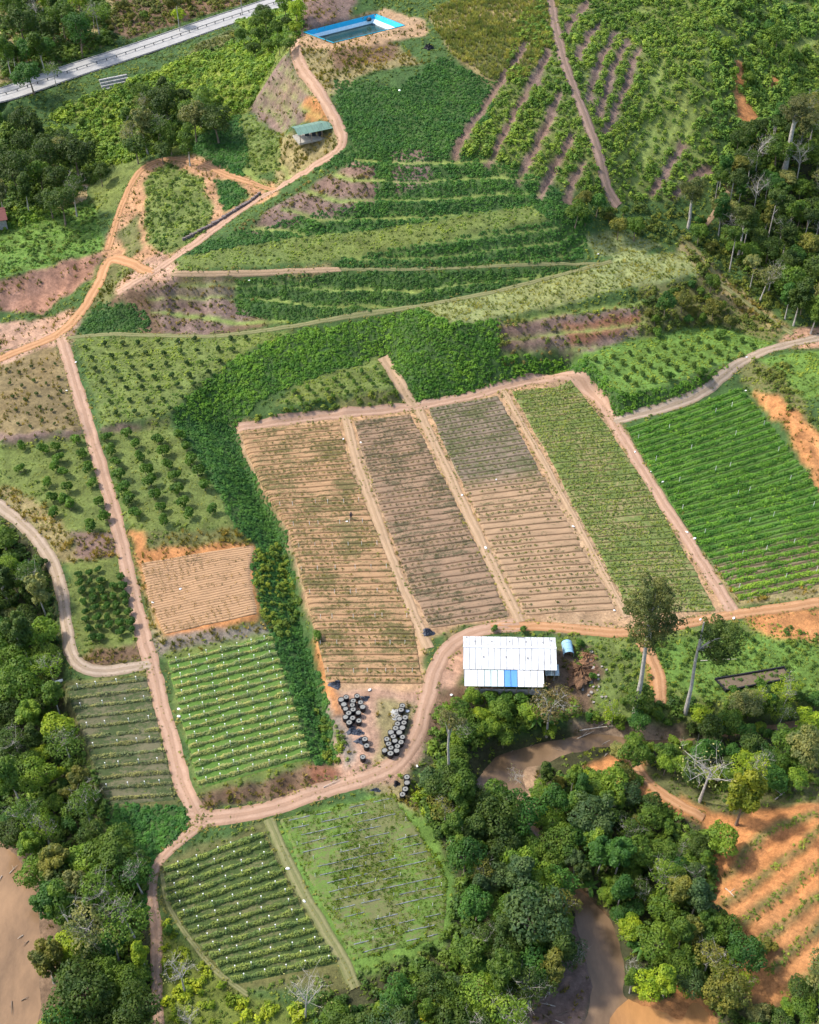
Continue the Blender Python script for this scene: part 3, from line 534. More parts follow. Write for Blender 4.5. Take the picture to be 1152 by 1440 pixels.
def field_sheet(F, rows, mat, amp=.12, nu=40, per=6, lift=.10, name='field', phase=0):
    FIELDN[0] += 1; nv = max(rows * per, 30) + 1; u = np.linspace(0, 1, nu); t = np.linspace(0, 1, nv); U, T = np.meshgrid(u, t)
    q = F.P(U.ravel(), T.ravel()).reshape(nv, nu, 2); wob = .25 * vnoise(T * 60, U * 0, 3, FIELDN[0]); q[:, 0, 0] += wob[:, 0]; q[:, -1, 0] += wob[:, -1] * -1
    z = hgt(q[..., 0], q[..., 1]) + lift + FIELDN[0] * .002 + amp * (.5 - .5 * np.cos(2 * math.pi * (T * rows))) * (1 + .2 * vnoise(q[..., 0], q[..., 1], 2, 9)) + .015 * vnoise(q[..., 0], q[..., 1], .8, 4)
    z[0] -= .15; z[-1] -= .15; z[:, 0] -= .15; z[:, -1] -= .15
    V = np.concatenate([q, z[..., None]], -1).reshape(-1, 3); I = np.arange(nv * nu).reshape(nv, nu); Q = np.stack([I[:-1, :-1], I[:-1, 1:], I[1:, 1:], I[1:, :-1]], -1).reshape(-1, 4)[:, ::-1]
    me = mesh_np(name, V, Q, mat, True); uvl = me.uv_layers.new(name='run'); L = np.linalg.norm(F.P(np.array([0.]), np.array([.5])) - F.P(np.array([1.]), np.array([.5])))
    UV = np.stack([U * L, T * rows], -1).reshape(-1, 2); uvl.data.foreach_set('uv', UV[Q.ravel()].astype(np.float32).ravel())
    o = link(name, me); tag(o, kind='structure'); return o
# leaf cards ---------------------------------------------------------------
def cards(pos_, nrm, size, asp=.6, r=None):
    r = r or rng; n = len(pos_); nrm = nrm / (np.linalg.norm(nrm, axis=1)[:, None] + 1e-9); a = r.normal(size=(n, 3)); a -= nrm * (a * nrm).sum(1)[:, None]; a /= np.linalg.norm(a, axis=1)[:, None] + 1e-9; b = np.cross(nrm, a)
    s = np.broadcast_to(size, (n,))[:, None] * (.7 + .6 * r.random((n, 1))); a = a * s; b = b * s * asp
    V = np.stack([pos_ - a, pos_ + b * 1.0 - a * .1 - nrm * s * .12, pos_ + a, pos_ - b * 1.0 - a * .1 - nrm * s * .12], 1).reshape(-1, 3); F = np.arange(4 * n).reshape(n, 4); return V, F
def row_mesh(name, A, B, mat, width, height, dens, leaf, gap=.0, seed=0, base=None):
    r = np.random.default_rng(seed); L = float(np.linalg.norm(B - A)); n = max(8, int(L * dens)); s = r.random(n) * L; d = (B - A) / L; nn = np.array([-d[1], d[0]])
    bushy = .75 + .35 * vnoise(s, s * 0 + seed * 3.7, 1.3, seed) + .2 * vnoise(s, s * 0 + seed * 1.7, .6, seed + 1)
    if gap: keep = vnoise(s, s * 0 + seed, 2.2, seed + 5) > (gap * 2 - 1); s = s[keep]; bushy = bushy[keep]
    n = len(s); th = r.random(n) * math.pi; rad = np.sqrt(.35 + .65 * r.random(n)); off = np.cos(th) * rad * width / 2 * bushy; z = np.sin(th) * rad * height * bushy + .04
    q = A + d * s[:, None] + nn * off[:, None]; nrm = np.stack([nn[0] * np.cos(th), nn[1] * np.cos(th), np.sin(th) + .5], -1) + .55 * r.normal(size=(n, 3))
    mid = (A + B) / 2; mz = float(hgt(*mid)); p3 = np.stack([q[:, 0] - mid[0], q[:, 1] - mid[1], hgt(q[:, 0], q[:, 1]) + z + .1 - mz], -1); V, F = cards(p3, nrm, leaf, .6, r)
    me = mesh_np(name, V, F, mat); o = link(name, me, None, (mid[0], mid[1], mz)); return o

def field_world(F):
    t = np.linspace(0, 1, 30); return np.vstack([F.P(np.zeros(30), t), F.P(np.ones(30), t)[::-1]])
F = {}
F['c1'] = Field([(338,606),(348,640),(376,700),(405,748),(425,820),(440,880),(460,962)], [(476,592),(494,660),(528,740),(560,820),(583,880),(596,962)])
F['c2'] = Field([(497,592),(520,670),(552,760),(580,835),(606,884)], [(577,582),(612,650),(648,720),(688,800),(716,868)])
F['c3'] = Field([(602,574),(640,660),(680,745),(738,866)], [(700,556),(748,640),(800,738),(868,858)])
F['c4'] = Field([(718,550),(770,638),(822,740),(888,864)], [(803,532),(848,592),(903,672),(958,765),(1008,860)])
F['c5'] = Field([(880,602),(930,685),(985,770),(1040,846)], [(1040,545),(1100,620),(1180,730),(1260,800)])
F['f1'] = Field([(236,928),(255,1012),(280,1110)], [(382,894),(406,970),(438,1068)])
F['f2'] = Field([(92,966),(122,1050),(152,1134)], [(205,950),(225,1030),(248,1126)])
F['f3'] = Field([(232,1218),(232,1262),(272,1320),(330,1385)], [(368,1168),(400,1235),(438,1300),(478,1355)])
F['f4'] = Field([(392,1152),(420,1212),(455,1275),(500,1350)], [(552,1118),(590,1170),(630,1240),(622,1320)])
F['soil'] = Field([(198,792),(208,840),(232,892)], [(358,768),(352,810),(362,864)])
def par_rows(Fd, n):
    return [(Fd.P(np.array([0.]), np.array([(k + .5) / n]))[0], Fd.P(np.array([1.]), np.array([(k + .5) / n]))[0]) for k in range(n)]
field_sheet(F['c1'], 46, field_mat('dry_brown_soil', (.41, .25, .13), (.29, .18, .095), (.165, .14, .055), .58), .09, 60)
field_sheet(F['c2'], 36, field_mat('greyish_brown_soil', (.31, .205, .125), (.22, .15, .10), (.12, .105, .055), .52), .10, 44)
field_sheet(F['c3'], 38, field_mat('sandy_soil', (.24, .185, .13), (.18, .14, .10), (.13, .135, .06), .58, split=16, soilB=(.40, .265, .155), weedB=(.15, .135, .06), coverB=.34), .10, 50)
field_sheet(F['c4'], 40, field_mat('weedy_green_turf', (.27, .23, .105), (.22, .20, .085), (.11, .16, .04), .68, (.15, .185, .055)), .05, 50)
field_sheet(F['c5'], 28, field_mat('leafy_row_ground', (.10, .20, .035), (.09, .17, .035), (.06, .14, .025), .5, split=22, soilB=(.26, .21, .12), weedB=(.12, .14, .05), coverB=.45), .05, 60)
field_sheet(F['f1'], 15, field_mat('row_turf', (.16, .19, .06), (.13, .15, .05), (.075, .155, .025), .85, (.11, .20, .04), rows=0), .03, 60)
field_sheet(F['f2'], 12, field_mat('dull_row_turf', (.15, .14, .08), (.12, .11, .06), (.07, .10, .035), .6, rows=0), .03, 50)  # the turf's own dull brownish green, plot beside the left forest
field_sheet(F['f3'], 14, field_mat('dry_row_turf', (.15, .15, .065), (.12, .125, .05), (.07, .11, .03), .7, rows=0), .03, 50)
field_sheet(F['f4'], 17, field_mat('meadow_turf', (.16, .165, .065), (.13, .14, .055), (.095, .18, .03), .6, (.14, .21, .045), rows=0), .03, 50)
field_sheet(F['soil'], 30, field_mat('pale_tilled_soil', (.44, .27, .145), (.37, .225, .12), (.22, .15, .08), .36), .05, 50)
for k in ('c1', 'c2', 'c3', 'soil'): OCC |= grid_in(field_world(F[k]))
OCC |= grid_in(wpoly([(-140,198),(0,150),(100,112),(200,80),(300,43),(410,8),(400,-8),(300,25),(200,57),(100,89),(0,124),(-140,176)]))
NOHIGH = OCC.copy()
for k in ('c4', 'c5', 'f1', 'f2', 'f3', 'f4'): NOHIGH |= grid_in(field_world(F[k]))

# terrain sheet (after everything that shapes it) ---------------------------
def ground_sheet():
    ext = np.array([3, 8, 16, 30, 60, 120, 250, 500, 1000, 2000, 3500.])
    xs = np.concatenate([X0 - ext[::-1], gx, gx[-1] + ext]); ys = np.concatenate([Y0 - ext[::-1], gy, gy[-1] + ext]); e = len(ext)
    XX, YY = np.meshgrid(xs, ys); Z = np.pad(HM, e, mode='edge'); T = np.pad(TONE, ((e, e), (e, e), (0, 0)), mode='edge')
    dist = np.maximum(np.maximum(X0 - XX, XX - gx[-1]), np.maximum(Y0 - YY, YY - gy[-1])).clip(0)
    f = np.clip(dist / 120, 0, 1); Z = Z * (1 - f) + f * (10 + 14 * vnoise(XX, YY, 260, 3)); T = T * (1 - f[..., None]) + f[..., None] * np.array(C['lush'])
    ny, nx = XX.shape; V = np.stack([XX, YY, Z], -1).reshape(-1, 3); I = np.arange(nx * ny).reshape(ny, nx)
    Q = np.stack([I[:-1, :-1], I[:-1, 1:], I[1:, 1:], I[1:, :-1]], -1).reshape(-1, 4)
    me = mesh_np('ground', V, Q, M_GROUND, True); a = me.color_attributes.new('tone', 'FLOAT_COLOR', 'POINT')
    a.data.foreach_set('color', np.concatenate([T.reshape(-1, 3), np.ones((nx * ny, 1))], 1).astype(np.float32).ravel())
    tag(link('ground', me), kind='structure')
ground_sheet()

# ------------------------------------------------------------------ water
def water_mat(name, col, rough=.12):
    m, nt, b = newmat(name); p = pos(nt); n = noise(nt, pos(nt, (1, .4, 1)), .16, 7, .7); nt.links.new(mix(nt, mapr(nt, n, .35, .65, 0, 1), tuple(q * .6 for q in col), tuple(q * 1.2 for q in col)), b.inputs['Base Color'])
    b.inputs['Roughness'].default_value = rough; b.inputs['Specular IOR Level'].default_value = .35; bump(nt, b, noise(nt, p, 2.2, 4), .3, .06); return m
def water(name, poly, z, mat):
    w = np.array([unp(a, b, z) for a, b in poly]); V = [(x, y, z) for x, y in w]
    me = bpy.data.meshes.new(name); me.from_pydata(V, [], [tuple(range(len(V)))]); me.materials.append(mat); me.update(); return tag(link(name, me), kind='structure')
water('river', [(-160,1060),(-20,1150),(40,1200),(90,1262),(100,1330),(110,1400),(110,1600),(-200,1600)], -5.62, water_mat('silty_water', (.24, .145, .075), .18))
water('stream', [(640,1100),(690,1060),(760,1035),(830,1025),(900,1030),(1060,1008),(1300,985),(1300,1030),(1060,1040),(960,1052),(880,1062),(800,1070),(760,1095),(760,1150),(800,1210),(850,1270),(890,1340),(890,1440),(880,1600),(690,1600),(740,1420),(800,1300),(760,1250),(700,1160)], -5.5, water_mat('brown_stream_water', (.20, .13, .075), .2))
water('muddy_pond', [(868,1418),(885,1404),(905,1385),(960,1380),(1030,1390),(1040,1600),(840,1600),(846,1480),(856,1450),(858,1432)], -5.44, water_mat('orange_muddy_water', (.38, .19, .07), .3))
water('small_pond', [(78,296),(95,272),(118,250),(140,256),(130,276),(105,298)], 10.35, water_mat('yellow_pond_water', (.42, .30, .13), .3))

# ------------------------------------------------------------------ ground cover: leaf clumps instanced over the slopes
def clump(name, n, rad, hgt_, leaf, asp, up=.6, seed=1, blade=False):
    r = np.random.default_rng(seed); th = r.random(n) * 2 * math.pi; rr = np.sqrt(r.random(n)); 
    if blade:
        a = np.stack([np.cos(th), np.sin(th)], -1); base = a * rr[:, None] * rad * .5; tip = a * (rr[:, None] * rad + .1); h = hgt_ * (.6 + .5 * r.random(n)); w = leaf * np.stack([-np.sin(th), np.cos(th)], -1)
        z = np.zeros(n); V = np.stack([np.c_[base - w, z], np.c_[base + w, z], np.c_[(base + tip) / 2 + w * .7, h * .75], np.c_[tip, h]], 1).reshape(-1, 3); Fc = np.arange(4 * n).reshape(n, 4)
    else:
        ph = r.random(n) * .5 * math.pi; p = np.stack([np.cos(th) * np.cos(ph) * rad, np.sin(th) * np.cos(ph) * rad, np.sin(ph) * hgt_], -1) * (.6 + .4 * r.random((n, 1))); nr = p / np.array([rad, rad, hgt_]) + np.array([0, 0, up]) + .45 * r.normal(size=(n, 3)); V, Fc = cards(p, nr, leaf, asp, r)
    me = mesh_np(name, V, Fc, M_COVER); return bpy.data.objects.new(name, me)
PROTO = {'creeper': [clump('creeper_clump', 26, .46, .26, .13, .7, .9, s) for s in (1, 2, 3)], 'shrub': [clump('shrub_clump', 56, .75, .95, .20, .6, .3, s) for s in (4, 5, 6)],
         'grass': [clump('grass_tuft', 16, .30, .55, .035, .2, .3, s, True) for s in (7, 8)], 'reed': [clump('reed_tuft', 18, .5, 1.3, .05, .2, .3, s, True) for s in (9, 10)], 'weed': [clump('weed_clump', 12, .28, .2, .11, .6, .6, s) for s in (11, 12)]}
PHOLD = bpy.data.collections.new('clump_sources')
for l in PROTO.values():
    for o in l: PHOLD.objects.link(o)
def scatter_group(kind):
    g = bpy.data.node_groups.new('scatter_' + kind, 'GeometryNodeTree'); g.interface.new_socket('Geometry', in_out='INPUT', socket_type='NodeSocketGeometry'); g.interface.new_socket('Geometry', in_out='OUTPUT', socket_type='NodeSocketGeometry')
    n = g.nodes; gi = n.new('NodeGroupInput'); go = n.new('NodeGroupOutput'); iop = n.new('GeometryNodeInstanceOnPoints'); j = n.new('GeometryNodeGeometryToInstance')
    for o in PROTO[kind]:
        oi = n.new('GeometryNodeObjectInfo'); oi.inputs['Object'].default_value = o; g.links.new(oi.outputs['Geometry'], j.inputs[0])
    na = n.new('GeometryNodeInputNamedAttribute'); na.data_type = 'FLOAT'; na.inputs[0].default_value = 'size'
    nr = n.new('GeometryNodeInputNamedAttribute'); nr.data_type = 'FLOAT_VECTOR'; nr.inputs[0].default_value = 'turn'
    ri = n.new('FunctionNodeRandomValue'); ri.data_type = 'INT'; ri.inputs[4].default_value = 0; ri.inputs[5].default_value = len(PROTO[kind]) - 1
    g.links.new(gi.outputs[0], iop.inputs['Points']); g.links.new(j.outputs[0], iop.inputs['Instance']); iop.inputs['Pick Instance'].default_value = True
    g.links.new(ri.outputs[2], iop.inputs['Instance Index']); g.links.new(nr.outputs[0], iop.inputs['Rotation']); g.links.new(na.outputs[0], iop.inputs['Scale']); g.links.new(iop.outputs[0], go.inputs[0]); return g
SG = {k: scatter_group(k) for k in PROTO}
TOTAL = [0]; COVERED = np.zeros((NY, NX), bool)
def scatter(name, label, polys, dens, kind, size, col, col2, occ=None, seed=1, patch=4.0, thin=None, lift=0.0, world=False, pts=None):
    r = np.random.default_rng(seed); occ = NOHIGH if occ is None else occ; XS, YS = [], []
    for p in polys:
        w = p if world else wpoly(p); lo = w.min(0); hi = w.max(0); n = int((hi[0] - lo[0]) * (hi[1] - lo[1]) * dens)
        x = lo[0] + r.random(n) * (hi[0] - lo[0]); y = lo[1] + r.random(n) * (hi[1] - lo[1]); m = inpoly(x + .5 * vnoise(x, y, 2, 3), y + .5 * vnoise(x, y, 2, 4), w); XS.append(x[m]); YS.append(y[m])
    if pts is not None: x, y = pts
    else: x = np.concatenate(XS); y = np.concatenate(YS)
    i = np.clip(((x - X0) / G + .5).astype(int), 0, NX - 1); j = np.clip(((y - Y0) / G + .5).astype(int), 0, NY - 1); k = ~occ[j, i] & (x > X0) & (x < X1) & (y > Y0) & (y < Y1)
    if thin is not None: k &= (vnoise(x, y, patch, seed + 11) + .5 * vnoise(x, y, 1.1, seed + 12)) > thin
    COVERED[j[k], i[k]] = True
    x = x[k]; y = y[k]; n = len(x)
    if n == 0: return
    TOTAL[0] += n; z = hgt(x, y) + lift
    f = np.clip(.5 + .55 * vnoise(x, y, patch, seed + 20) + .35 * vnoise(x, y, patch * 4, seed + 21) + .2 * r.normal(size=n), 0, 1)[:, None]
    c = np.array(col) * (1 - f) + np.array(col2) * f; c = c * (.8 + .4 * r.random((n, 1)))
    me = bpy.data.meshes.new(name); me.vertices.add(n); me.vertices.foreach_set('co', np.stack([x, y, z], -1).astype(np.float32).ravel())
    a = me.attributes.new('size', 'FLOAT', 'POINT'); s = (size[0] + (size[1] - size[0]) * r.random(n) ** 1.5) * (1 + .25 * vnoise(x, y, patch, seed + 30)); a.data.foreach_set('value', s.astype(np.float32))
    a = me.attributes.new('turn', 'FLOAT_VECTOR', 'POINT'); a.data.foreach_set('vector', np.stack([r.normal(size=n) * .2, r.normal(size=n) * .2, r.random(n) * 6.283], -1).astype(np.float32).ravel())
    a = me.attributes.new('tint', 'FLOAT_COLOR', 'POINT'); a.data.foreach_set('color', np.c_[c, np.ones(n)].astype(np.float32).ravel())
    o = link(name, me); md = o.modifiers.new('scatter', 'NODES'); md.node_group = SG[kind]; tag(o, label, None, None, 'stuff'); return o
DG, DG2 = (.030, .090, .022), (.055, .140, .030)
HILL = [[(470,110),(560,122),(620,80),(700,118),(690,165),(640,215),(560,212),(510,215),(497,199),(478,170)], [(500,200),(700,215),(745,245),(760,290),(700,293),(560,317),(400,336),(260,360),(300,335),(440,300),(525,285),(530,235),(440,240)], [(740,240),(830,300),(820,365),(700,372),(600,378),(470,378),(470,366),(600,341),(775,309),(745,288)]]
scatter('creeper_cover', 'dense dark green creeper over the round hill and its benches', HILL, 5.2, 'creeper', (.7, 1.3), (.034, .115, .036), (.058, .165, .045), patch=5, seed=2)
scatter('creeper_cover', 'dark green creeper on the long slope between the two footpaths', [[(330,392),(470,384),(700,378),(830,374),(700,405),(590,426),(400,455),(330,440)], [(108,470),(140,425),(200,430),(215,466)], [(540,270),(520,215),(545,214),(556,268)]], 5.0, 'creeper', (.7, 1.3), (.034, .105, .032), (.06, .15, .04), seed=3)
scatter('creeper_cover', 'bright green creeper covering the tall bank above the brown fields', [[(400,470),(590,433),(640,455),(700,447),(705,500),(800,500),(800,522),(700,543),(590,570),(560,545),(540,500),(430,535),(370,560),(330,600),(240,590),(245,575),(330,503)], [(800,520),(822,500),(872,556),(940,545),(1030,512),(1000,545),(872,588),(840,558)]], 5.2, 'creeper', (.7, 1.5), (.045, .135, .025), (.10, .23, .035), seed=4)
scatter('creeper_cover', 'dark creeper filling the ditch left of the brown fields', [[(240,590),(330,600),(345,640),(372,698),(402,745),(425,880),(460,980),(478,1070),(440,1075),(400,950),(375,880),(350,800),(360,765),(330,740),(290,660)]], 6.0, 'creeper', (.8, 1.4), (.032, .11, .034), (.055, .155, .042), seed=5)
scatter('creeper_cover', 'green creeper patch in the bend where the two dirt roads part', [[(140,1135),(250,1132),(278,1160),(212,1215),(205,1300),(160,1200)]], 5.5, 'creeper', (.9, 1.5), (.03, .11, .03), (.05, .16, .04), seed=6)
scatter('shrub_cover', 'yellow green shrubs on the ditch bank and small terrace edge', [[(350,780),(400,760),(425,860),(400,900),(370,880)], [(380,578),(470,562),(560,548),(562,572),(470,580),(345,598)], [(440,1000),(470,1000),(490,1070),(460,1075)]], 1.3, 'shrub', (.5, 1.0), (.07, .14, .03), (.16, .22, .04), seed=7)
scatter('shrub_cover', 'yellow green shrubs on the slope below the highway', [[(90,150),(220,100),(330,60),(400,55),(385,90),(350,155),(250,205),(190,225),(140,240),(60,170)], [(0,295),(80,300),(60,310),(0,330)], [(330,30),(420,10),(430,45),(380,75)]], 1.3, 'shrub', (.7, 1.5), (.10, .21, .035), (.21, .32, .06), seed=8, patch=3)
scatter('shrub_cover', 'shrub rows planted across the upper right hillside', [[(735,20),(790,-30),(1000,-30),(1010,250),(950,280),(870,285),(800,270),(745,240),(640,215),(700,120)]], 1.5, 'shrub', (.5, 1.25), (.075, .165, .035), (.165, .27, .06), seed=9, thin=-.7)
scatter('shrub_cover', 'mixed shrubs on the far right slope above the forest', [[(1000,-40),(1300,-40),(1300,100),(1160,130),(1060,200),(1000,270),(1000,150)]], 1.3, 'shrub', (.8, 1.8), (.085, .19, .05), (.17, .28, .07), seed=10, thin=-.55)
scatter('scrub', 'olive scrub between the pale terrace and the forest edge', [[(830,300),(1000,270),(1010,330),(1050,380),(1110,440),(1090,470),(1000,455),(900,475),(880,410),(985,388),(960,345),(900,330)], [(700,450),(760,440),(720,500),(700,505)], [(760,480),(820,470),(820,493)], [(1040,500),(1110,515),(1150,600),(1130,600),(1090,550)]], 1.1, 'shrub', (.4, 1.3), (.06, .11, .03), (.14, .18, .05), seed=11, thin=-.5)
scatter('dry_grass', 'straw coloured tall grass on the hilltop right of the pool', [[(600,20),(700,-30),(785,-30),(780,60),(740,110),(700,118),(640,80)]], 4.0, 'reed', (.5, .9), (.16, .20, .09), (.29, .31, .17), seed=12)
scatter('dry_grass', 'dry tussocks along banks and verges', [[(455,130),(405,70),(560,65),(600,90),(520,100)], [(395,190),(470,190),(490,205),(440,232),(390,260)], [(0,680),(60,705),(105,755),(105,790),(60,760),(0,705)], [(200,752),(335,744),(345,764),(260,778),(215,772)], [(195,800),(232,900),(385,874),(385,888),(235,922),(200,860)], [(276,1121),(440,1080),(470,1080),(400,1118),(300,1136)], [(960,335),(1010,385),(1110,462),(1060,450),(985,390)], [(500,1100),(580,1088),(590,1150),(540,1112)], [(985,778),(1100,750),(1300,700),(1300,815),(1040,850)], [(108,924),(202,904),(206,926),(120,943)], [(100,754),(170,747),(176,784),(105,793)], [(145,400),(200,375),(170,400),(125,445)]], 2.2, 'grass', (.7, 1.5), (.12, .14, .045), (.30, .25, .12), seed=13, thin=-.5)
scatter('field_grass', 'bright grass on the plot below the middle footpath', [[(108,478),(420,467),(330,505),(245,578),(145,598)], [(385,575),(430,537),(540,502),(558,545),(470,560)], [(815,500),(1000,458),(1092,482),(1040,505),(875,558)], [(1060,508),(1300,472),(1300,560),(1150,580)]], 4.0, 'weed', (.6, 1.3), (.10, .19, .035), (.20, .29, .06), seed=14, patch=2, occ=OCC, thin=-.2)
scatter('field_grass', 'low grass under the citrus trees and along the left plots', [[(-50,634),(124,616),(165,752),(105,755),(60,745),(0,690)], [(142,611),(245,602),(300,680),(330,742),(205,750)], [(98,795),(178,785),(203,903),(110,922)], [(-50,300),(0,312),(130,282),(146,350),(60,376),(0,390),(-50,395)], [(120,250),(195,218),(205,230),(160,300),(130,290)]], 3.0, 'weed', (.35, .8), (.10, .17, .04), (.20, .24, .08), seed=15, thin=-.1)
scatter('field_grass', 'leafy crop on the long pale green bench across the hill', [[(242,384),(255,361),(400,337),(560,319),(700,294),(750,289),(773,308),(600,340),(460,365)], [(335,162),(395,187),(398,240),(350,245)], [(205,250),(240,228),(285,250),(300,300),(285,335),(230,360),(205,340)]], 3.2, 'weed', (.7, 1.4), (.08, .17, .03), (.20, .29, .06), seed=16, patch=1.6, thin=-.15)
scatter('creeper_cover', 'dark creeper patches beside the fan shaped plot', [[(260,205),(300,168),(340,160),(355,245),(330,250)], [(300,252),(330,254),(352,275),(315,298)]], 4, 'creeper', (.8, 1.4), (.03, .11, .03), (.05, .16, .04), seed=17)
scatter('pale_crop', 'pale yellowish crop on the terrace right of the round hill', [[(585,432),(700,411),(880,364),(960,353),(983,384),(880,405),(720,443),(640,453)], [(822,336),(870,324),(928,345),(900,361),(840,361)]], 3.4, 'grass', (.5, 1.0), (.17, .22, .07), (.34, .36, .18), seed=18, patch=1.2, thin=-.5)
scatter('field_grass', 'grass on the flat by the black pond frame', [[(800,905),(890,895),(1040,870),(1200,900),(1200,975),(1000,1010),(890,1000),(820,960)]], 3.0, 'weed', (.6, 1.3), (.09, .16, .03), (.18, .24, .06), seed=19, thin=-.5)
scatter('field_weeds', 'tall grass over the lower meadow of plastic strips', [field_world(F['f4'])], 12.0, 'grass', (.35, .85), (.09, .19, .025), (.20, .28, .05), seed=21, occ=OCC, world=True, thin=-.5)
scatter('field_weeds', 'pale green weeds between the plastic strips of the lower meadow', [field_world(F['f4'])], 5.0, 'weed', (.4, 1.0), (.085, .17, .03), (.17, .24, .06), seed=28, occ=OCC, world=True, thin=-.45, patch=2)
scatter('field_weeds', 'green grass between the rows of the lower left fields', [field_world(F['f1'])], 4.0, 'weed', (.4, .8), (.06, .17, .025), (.12, .26, .04), seed=22, occ=OCC, world=True)
scatter('field_weeds', 'dull grass between rows of the two dark lower plots', [field_world(F['f2']), field_world(F['f3'])], 3.0, 'weed', (.4, .8), (.07, .11, .035), (.12, .17, .05), seed=23, occ=OCC, world=True, thin=-.5)
scatter('crop_leaves', 'leafy growth between rows of the dark green right field', [field_world(F['c5'])], 4.0, 'weed', (.5, 1.5), (.055, .15, .028), (.12, .26, .045), seed=24, occ=OCC, world=True, thin=-.5)
UNDER = [[(-60,720),(0,735),(60,790),(80,880),(78,950),(100,1010),(150,1140),(160,1200),(205,1230),(205,1500),(110,1500),(95,1330),(85,1262),(35,1190),(-60,1140)],
         [(640,990),(760,972),(820,1000),(860,1005),(860,990),(1160,985),(1160,1005),(1060,1005),(880,1018),(790,1012),(700,1040),(620,1075),(600,1055),(615,1000)],
         [(590,1085),(650,1070),(670,1110),(720,1150),(760,1240),(800,1300),(760,1390),(690,1500),(430,1500),(440,1410),(500,1390),(620,1330),(645,1240),(600,1150)],
         [(770,1090),(880,1075),(960,1160),(1010,1180),(1000,1290),(1040,1340),(1000,1400),(900,1410),(890,1310),(800,1190)], [(940,1070),(1160,1060),(1160,1110),(990,1110)],
         [(1000,1400),(1080,1430),(1130,1400),(1160,1340),(1200,1500),(1000,1500)], [(1010,270),(1060,200),(1160,130),(1200,110),(1200,450),(1110,430),(1040,375)], [(0,0),(150,0),(160,60),(80,95),(0,110)], [(0,175),(130,190),(150,245),(90,290),(0,300)], [(170,150),(330,150),(260,210),(190,215)]]
scatter('forest_undergrowth', 'undergrowth beneath the trees along the rivers and forest edges', UNDER, 1.1, 'shrub', (.8, 1.7), (.045, .10, .025), (.11, .19, .04), seed=25, patch=6, thin=-.7)
scatter('lime_scrub', 'yellow green scrub at the bottom left beside the dirt road', [[(228,1290),(262,1325),(330,1400),(430,1420),(430,1500),(232,1500)], [(560,1090),(600,1085),(610,1160),(575,1125)]], 1.6, 'shrub', (.6, 1.2), (.10, .18, .02), (.24, .32, .03), seed=26, thin=-.6)
scatter('weedy_strips', 'tufts of weed along the ridges of the orange slope', [strip_poly(q, 1.3) for q in STEP], 4.0, 'weed', (.6, 1.4), (.10, .16, .03), (.18, .24, .06), seed=27, world=True, thin=-.35)

scatter('plot_weeds', 'darker leafy clumps over the fan shaped plot and the left cliff top plot', [[(205,250),(240,228),(285,250),(300,300),(285,335),(230,360),(205,340)], [(-50,300),(0,312),(130,282),(146,350),(60,376),(0,390),(-50,395)], [(335,162),(395,187),(398,240),(350,245)], [(800,905),(890,895),(1040,870),(1200,900),(1200,975),(1000,1010),(890,1000),(820,960)]], 1.6, 'shrub', (.3, .75), (.05, .12, .03), (.12, .19, .045), seed=51, occ=OCC, patch=1.3, thin=-.15)
scatter('bank_brush', 'dry brush and small shrubs over the bare mauve bank', [[(705,448),(910,415),(905,468),(822,492),(700,520)], [(205,402),(345,392),(380,420),(300,468),(215,464)], [(300,335),(440,300),(525,285),(530,235),(440,240),(370,300)]], 1.3, 'shrub', (.25, .7), (.08, .10, .035), (.20, .17, .09), seed=52, occ=OCC, patch=2, thin=.05)
xs_, ys_, cx_, cy_ = [], [], [], []
for nm, q, n_, w in ROADS:
    L = len(q); m = int(L * .7 * 7); k = rng.integers(0, L, m); sd = rng.choice([-1, 1], m); off = sd * (w / 2 * (1.0 + .05 * rng.normal(size=m)) + np.abs(rng.normal(size=m)) * .35); xs_.append(q[k, 0] + n_[k, 0] * off + rng.normal(size=m) * .3); ys_.append(q[k, 1] + n_[k, 1] * off + rng.normal(size=m) * .3)
    if nm != 'footpath':
        m = int(L * .7 * (3.0 if w < 2.2 else 1.2)); k = rng.integers(0, L, m); off = rng.normal(size=m) * .13 * w / 2.2; kp = vnoise(q[k, 0], q[k, 1], 7, 66) > .05; cx_.append((q[k, 0] + n_[k, 0] * off)[kp]); cy_.append((q[k, 1] + n_[k, 1] * off)[kp])
none_ = np.zeros((NY, NX), bool)
scatter('verge_weeds', 'weeds along the ragged edges of the dirt roads', [], 0, 'weed', (.35, 1.1), (.10, .14, .04), (.24, .23, .10), occ=none_, seed=61, pts=(np.concatenate(xs_), np.concatenate(ys_)), thin=-.35, lift=.05, patch=3)
scatter('track_weeds', 'low weeds between the wheel ruts of the dirt roads', [], 0, 'weed', (.25, .6), (.14, .16, .05), (.26, .24, .11), occ=none_, seed=62, pts=(np.concatenate(cx_), np.concatenate(cy_)), lift=.12, patch=3)
scatter('plot_weeds', 'bright leafy crop in lines over the left cliff top plot', [[(-50,305),(0,316),(130,286),(144,348),(60,374),(0,388),(-50,393)]], 2.5, 'weed', (.8, 1.6), (.06, .17, .03), (.13, .27, .05), seed=53, occ=OCC, patch=1.5, thin=-.2)
scatter('shrub_cover', 'olive shrubs over the dark slope beyond the highway', [[(150,-30),(430,-30),(340,5),(180,52),(150,40)], [(280,62),(330,42),(335,72),(250,92)]], 1.2, 'shrub', (.4, 1.2), (.06, .09, .03), (.16, .19, .05), seed=54, occ=OCC, patch=4, thin=-.35)
_cv = blur(COVERED.astype(float), 2) > .25; _soil = (TONE[..., 0] > TONE[..., 1] * 1.12) | (TONE[..., 0] > .3)
